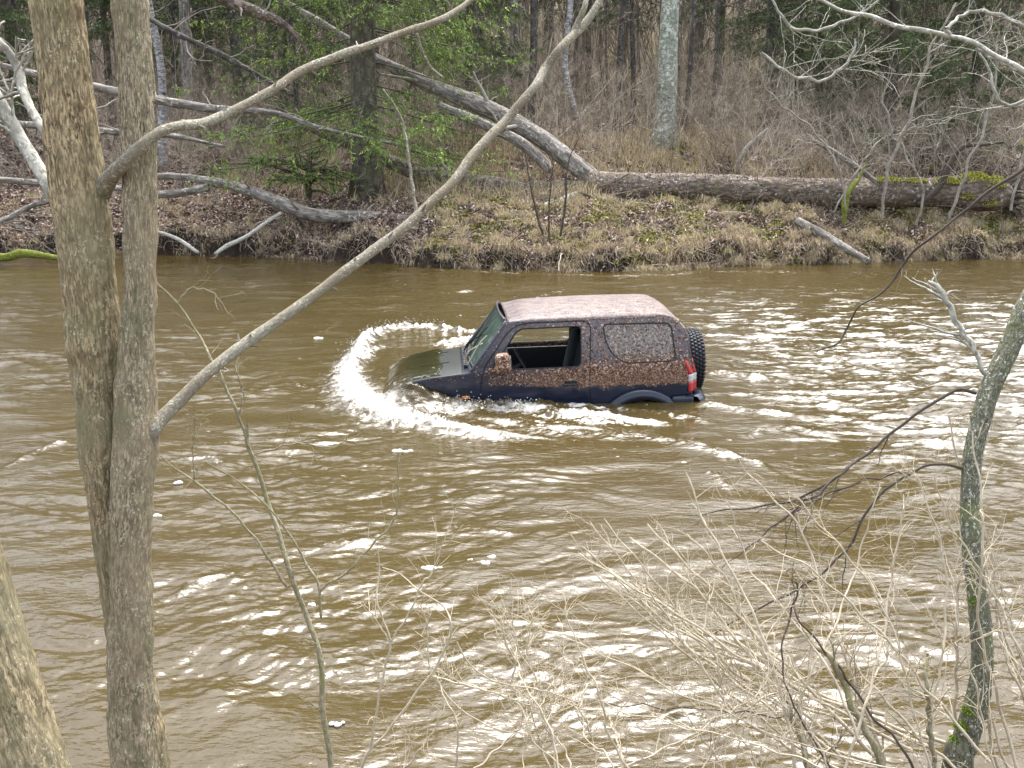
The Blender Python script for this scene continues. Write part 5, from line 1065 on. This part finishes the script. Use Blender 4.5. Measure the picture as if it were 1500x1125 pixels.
over('dark thin branch hanging down over the river from the right edge', [[(1600, 150, 4.0, 6.0), (1545, 205, 4.05, 5.2), (1500, 245, 4.1, 4.9), (1450, 280, 4.15, 4.5), (1410, 312, 4.2, 4.1), (1375, 340, 4.2, 3.8), (1340, 368, 4.25, 3.8), (1315, 398, 4.3, 3.8), (1290, 430, 4.3, 3.4), (1258, 452, 4.3, 3.0), (1240, 480, 4.35, 3.0), (1225, 503, 4.35, 2.6), (1195, 516, 4.4, 1.9)]], TWIG_D, TWIG_D, spec=[dict(m=6, length=.2, curl=.15, N=6, rmin=.001)])
over('curved pale twiggy branch in front of the dark spruces at the right', [[(1120, -20, 6, 3), (1150, 30, 6, 4), (1185, 46, 6, 4.5), (1240, 30, 6, 4), (1290, 0, 6, 3)], [(1115, 75, 6, 4), (1150, 105, 6, 4.5), (1205, 118, 6, 4.5), (1245, 85, 6, 4), (1255, 55, 6, 3)],
     [(1560, 120, 6, 5), (1500, 150, 6, 5), (1465, 148, 6, 5), (1448, 100, 6, 4), (1430, 70, 6, 3)]], B_PALE, TWIG_F, spec=[dict(m=9, length=.55, curl=.14, N=8, ang=(25, 60), rmin=.0016), dict(m=4, length=.25, curl=.15, N=6, rmin=.0014)])
over('dark arching branches slanting up through the right hand brush', [[(1290, 300, 14, 6), (1310, 240, 14, 7), (1330, 180, 14, 7), (1345, 120, 14, 6), (1380, 60, 14, 5), (1400, 10, 14, 4)], [(1345, 330, 14, 5), (1400, 200, 14, 5), (1330, 170, 14, 4), (1300, 100, 14, 3)]], TWIG_D, TWIG_F, spec=[dict(m=12, length=1.4, curl=.16, N=8, ang=(25, 65), rmin=.004), dict(m=4, length=.6, curl=.15, N=6, rmin=.003)]) if False else None
rb = gp(1330, 24.5); root = thing('leafless_bush', 'leafless arching bush in front of the right part of the fallen trunk', 'bush', tuple(rb))
mb = MB()
for q_ in ([(1290, 320, 24.4, 6), (1300, 255, 24.4, 7), (1325, 190, 24.4, 7), (1345, 130, 24.4, 6), (1365, 70, 24.4, 5), (1400, 5, 24.4, 4)], [(1345, 330, 24.5, 5), (1350, 270, 24.5, 5), (1310, 200, 24.5, 5), (1290, 130, 24.5, 4)], [(1390, 320, 24.6, 6), (1420, 240, 24.6, 6), (1450, 160, 24.6, 5), (1460, 80, 24.6, 4), (1440, 10, 24.6, 3)], [(1240, 300, 24.6, 5), (1225, 240, 24.6, 5), (1190, 190, 24.6, 4), (1140, 150, 24.6, 3), (1110, 100, 24.6, 2)], [(1480, 310, 24.6, 6), (1500, 220, 24.6, 5), (1520, 120, 24.6, 4), (1490, 40, 24.6, 3)], [(1220, 310, 24.6, 4), (1270, 230, 24.6, 4), (1300, 200, 24.6, 3), (1380, 180, 24.6, 3)]):
    q_ = [(a, b2, y_, w_ * .68) for a, b2, y_, w_ in q_]; C, r_, _ = guided(q_, 6, 50, mb=mb, cap=False, wob=.08); twigset(C, r_, rng, [dict(m=13, length=1.6, curl=.17, ang=(25, 65), rmin=.005, N=9), dict(m=4, length=.7, curl=.17, rmin=.004)], mb=mb)
mb.build('stems', TWIG_F, root, loc=tuple(rb))

# ---- near leafless saplings and bushes
def bush(label, stems, mat, group='leafless bushes on the near bank', spec=None, name='leafless_bush', cat='bush', ws=.72, tm=None, wob=.012):
    p0 = at(stems[0][0][0], stems[0][0][1], stems[0][0][2]); root = thing(name, label, cat, tuple(p0), group); t_ = MB()
    for c_ in stems:
        c_ = [(a, b_, y_, w_ * ws) for a, b_, y_, w_ in c_]; t_ = MB()
        C, r, _ = guided(c_, 8, 90, mb=t_, wob=wob, cap=False)
        twigset(C, r, rng, spec or [dict(m=10, length=.22, curl=.13, N=8, ang=(20, 55), rr=.55, rmin=.0009, t=(.2, 1), bias=(0, 0, .15)), dict(m=3, length=.10, curl=.15, N=5, rmin=.0008)], mb=t_, k=(4, 3))
        t_.build('stem', mat, root, loc=tuple(p0))
    return root
bush('thin leafless sapling rising from the bottom edge between the twin trunk and the middle', [[(490, 1200, 3.3, 13), (484, 1125, 3.35, 11), (474, 1040, 3.4, 11), (468, 960, 3.45, 10), (448, 900, 3.5, 10), (425, 840, 3.5, 10), (408, 780, 3.55, 9), (390, 730, 3.6, 9), (375, 680, 3.6, 8), (362, 648, 3.6, 8), (363, 618, 3.6, 6)],
      [(366, 660, 3.6, 6), (350, 610, 3.6, 6), (332, 570, 3.62, 5.5), (312, 530, 3.65, 5.5), (290, 490, 3.7, 5), (262, 447, 3.7, 4.5), (235, 420, 3.7, 4), (228, 412, 3.7, 3)], [(262, 443, 3.7, 3.5), (275, 425, 3.7, 3.5), (290, 422, 3.7, 3), (315, 432, 3.7, 2.5), (335, 460, 3.7, 1.8)],
      [(372, 665, 3.6, 3.5), (410, 655, 3.6, 3), (440, 650, 3.6, 3), (490, 654, 3.6, 2.5), (520, 630, 3.6, 2)], [(420, 860, 3.5, 6), (395, 820, 3.5, 5), (350, 760, 3.5, 4.5), (310, 725, 3.5, 4.5), (285, 705, 3.5, 4), (255, 685, 3.5, 3), (230, 665, 3.5, 2)],
      [(285, 705, 3.5, 3), (283, 680, 3.5, 2.5), (283, 640, 3.5, 2), (285, 600, 3.5, 2)], [(470, 905, 3.45, 5), (468, 865, 3.45, 5), (450, 827, 3.5, 4.5), (425, 785, 3.5, 4), (395, 745, 3.5, 3.5), (355, 710, 3.5, 3), (300, 675, 3.5, 2)],
      [(468, 865, 3.45, 4.5), (513, 834, 3.45, 4), (549, 793, 3.45, 3.5), (577, 762, 3.45, 3.5), (583, 722, 3.45, 3), (583, 668, 3.45, 2)], [(350, 608, 3.6, 3), (356, 580, 3.6, 3), (350, 555, 3.6, 3), (345, 540, 3.6, 2)]],
     TWIG_Y, spec=[dict(m=6, length=.13, curl=.13, N=7, ang=(25, 65), rmin=.0009, t=(.15, 1)), dict(m=2, length=.06, curl=.15, N=5, rmin=.0007)], name='leafless_sapling', cat='sapling', wob=.006, ws=.8)
bush('pale many branched leafless bush at the bottom edge left of the middle', [[(520, 1200, 3.3, 8), (534, 1114, 3.3, 7), (572, 1066, 3.3, 6), (605, 1020, 3.3, 6), (631, 988, 3.3, 5.5), (655, 945, 3.3, 5), (661, 915, 3.3, 4.5), (650, 890, 3.35, 4), (632, 876, 3.35, 3.5), (612, 863, 3.35, 3), (585, 840, 3.4, 2.5), (560, 830, 3.4, 2)],
      [(534, 1114, 3.3, 6), (546, 1080, 3.3, 5.5), (553, 1030, 3.3, 5), (562, 985, 3.3, 5), (572, 941, 3.3, 4.5), (560, 905, 3.3, 4), (552, 880, 3.3, 4), (556, 830, 3.35, 3.5), (553, 802, 3.35, 2.5)], [(572, 941, 3.3, 4.5), (598, 899, 3.3, 4), (619, 853, 3.3, 3.5), (632, 840, 3.3, 2.5), (655, 780, 3.3, 2), (668, 745, 3.3, 1.8)],
      [(631, 988, 3.3, 5), (665, 1030, 3.3, 4), (700, 1055, 3.3, 3.5), (747, 1072, 3.3, 3), (800, 1050, 3.35, 2.5), (850, 1030, 3.4, 2)], [(631, 990, 3.3, 5), (703, 1009, 3.3, 4), (767, 1030, 3.3, 3.5), (810, 1045, 3.3, 3)], [(747, 1005, 3.35, 4), (755, 970, 3.35, 4.5), (742, 945, 3.35, 5), (735, 920, 3.35, 4), (715, 895, 3.35, 3)],
      [(572, 941, 3.3, 4), (545, 900, 3.3, 3), (530, 880, 3.3, 2)], [(668, 940, 3.3, 4), (690, 975, 3.3, 3.5), (730, 1000, 3.3, 3), (790, 1010, 3.3, 3), (850, 1030, 3.35, 2.5)], [(628, 980, 3.3, 3), (626, 930, 3.3, 3), (628, 890, 3.3, 2)], [(742, 945, 3.35, 4), (765, 925, 3.35, 3), (790, 900, 3.35, 2)],
      [(668, 1125, 3.2, 4), (670, 1060, 3.2, 4), (650, 1020, 3.25, 3), (640, 990, 3.3, 2)]],
     TWIG, spec=[dict(m=9, length=.15, curl=.14, N=7, ang=(25, 65), rmin=.0009), dict(m=3, length=.07, curl=.15, N=5, rmin=.0007)], wob=.006, ws=.66)
# sweeping fans of the big tangled bush on the right
def fan(n, p0, p1, Y, w, lift, rg):
    out = []
    for _ in range(n):
        a = np.array([rg.uniform(*p0[0]), rg.uniform(*p0[1])]); e = np.array([rg.uniform(*p1[0]), rg.uniform(*p1[1])]); y0 = rg.uniform(*Y); y1 = y0 + rg.uniform(.1, .5); m_ = (a + e) / 2 + np.array([rg.uniform(-40, 40), lift + rg.uniform(-30, 30)])
        q1 = (a + m_) / 2 + rg.normal(0, 10, 2) + [0, lift * .3]; q2 = (m_ + e) / 2 + rg.normal(0, 10, 2) + [0, lift * .3]; ww = rg.uniform(*w)
        out.append([(a[0], a[1], y0, ww), (q1[0], q1[1], y0 + .1, ww * .85), (m_[0], m_[1], (y0 + y1) / 2, ww * .75), (q2[0], q2[1], y1 - .05, ww * .6), (e[0], e[1], y1, ww * .4)])
    return out
rg = np.random.default_rng(8)
sp_ = [dict(m=14, length=.26, curl=.13, N=8, ang=(20, 65), rr=.55, rmin=.0009, t=(.2, 1), bias=(0, 0, .08)), dict(m=4, length=.11, curl=.2, N=6, ang=(25, 75), rr=.6, rmin=.0007)]
bush('pale bush whose long stems sweep left over the river from the lower right', fan(12, ((1200, 1440), (980, 1150)), ((800, 1000), (725, 860)), (3.3, 3.8), (5, 8), 30, rg), TWIG, spec=sp_, ws=.88, wob=.010)
bush('tangled bush standing upright in front of the river at the lower right', fan(11, ((1120, 1450), (1080, 1200)), ((980, 1380), (680, 900)), (3.2, 3.8), (4, 7.), -10, rg), TWIG, spec=sp_, ws=.82, wob=.012)
bush('bush of tall pale shoots at the right edge around the lichened tree', fan(9, ((1380, 1580), (1050, 1250)), ((1360, 1540), (520, 860)), (3.2, 3.8), (4, 8), -10, rg), TWIG, spec=sp_, ws=.82, wob=.012)
bush('low fine twigged bush along the bottom edge right of the middle', fan(14, ((750, 1350), (1130, 1220)), ((700, 1400), (880, 1060)), (3.0, 3.4), (3, 5), -5, rg), TWIG, spec=sp_, ws=.82, wob=.012)
bush('fine pale bush low at the bottom edge between the thin sapling and the middle', fan(9, ((560, 880), (1120, 1200)), ((500, 900), (860, 1030)), (3.1, 3.4), (3, 5), -5, rg), TWIG, spec=sp_, ws=.7, wob=.012)
bush('mossy yellow green stem leaning up left at the bottom right', [[(1305, 1200, 3.3, 22), (1288, 1110, 3.3, 17), (1262, 1060, 3.35, 15), (1240, 1010, 3.4, 14), (1215, 965, 3.4, 13), (1190, 940, 3.45, 10), (1170, 912, 3.5, 6)], [(1195, 1200, 3.3, 14), (1180, 1110, 3.35, 12), (1165, 1060, 3.4, 9), (1150, 1020, 3.4, 5)], [(1372, 1150, 3.35, 10), (1362, 1060, 3.4, 11), (1358, 1010, 3.4, 10), (1357, 960, 3.45, 6)]], TWIG_Y, spec=[dict(m=5, length=.3, curl=.13, N=7, ang=(20, 60), rmin=.001), dict(m=3, length=.1, N=5, rmin=.0008)], name='mossy_bush', cat='bush')
bush('dark bare stems crossing the pale bush at the bottom right', [[(1370, 1200, 3.25, 6.3), (1330, 1110, 3.3, 5.6), (1290, 1060, 3.35, 5.2), (1250, 1010, 3.4, 4.9), (1215, 960, 3.4, 4.5), (1170, 905, 3.45, 4.2), (1160, 880, 3.5, 2.8)], [(1160, 1052, 3.3, 2.8), (1050, 1040, 3.3, 2.8), (960, 1036, 3.3, 2.8), (880, 1030, 3.3, 2.1)], [(1250, 1180, 3.2, 4.2), (1150, 1000, 3.3, 3.5), (1165, 870, 3.4, 4.2), (1160, 850, 3.4, 2.8)]], TWIG_D, tm=TWIG_D, spec=[dict(m=6, length=.22, curl=.14, N=7, rmin=.001), dict(m=2, length=.1, N=5, rmin=.0008)], name='dark_bush', cat='bush')
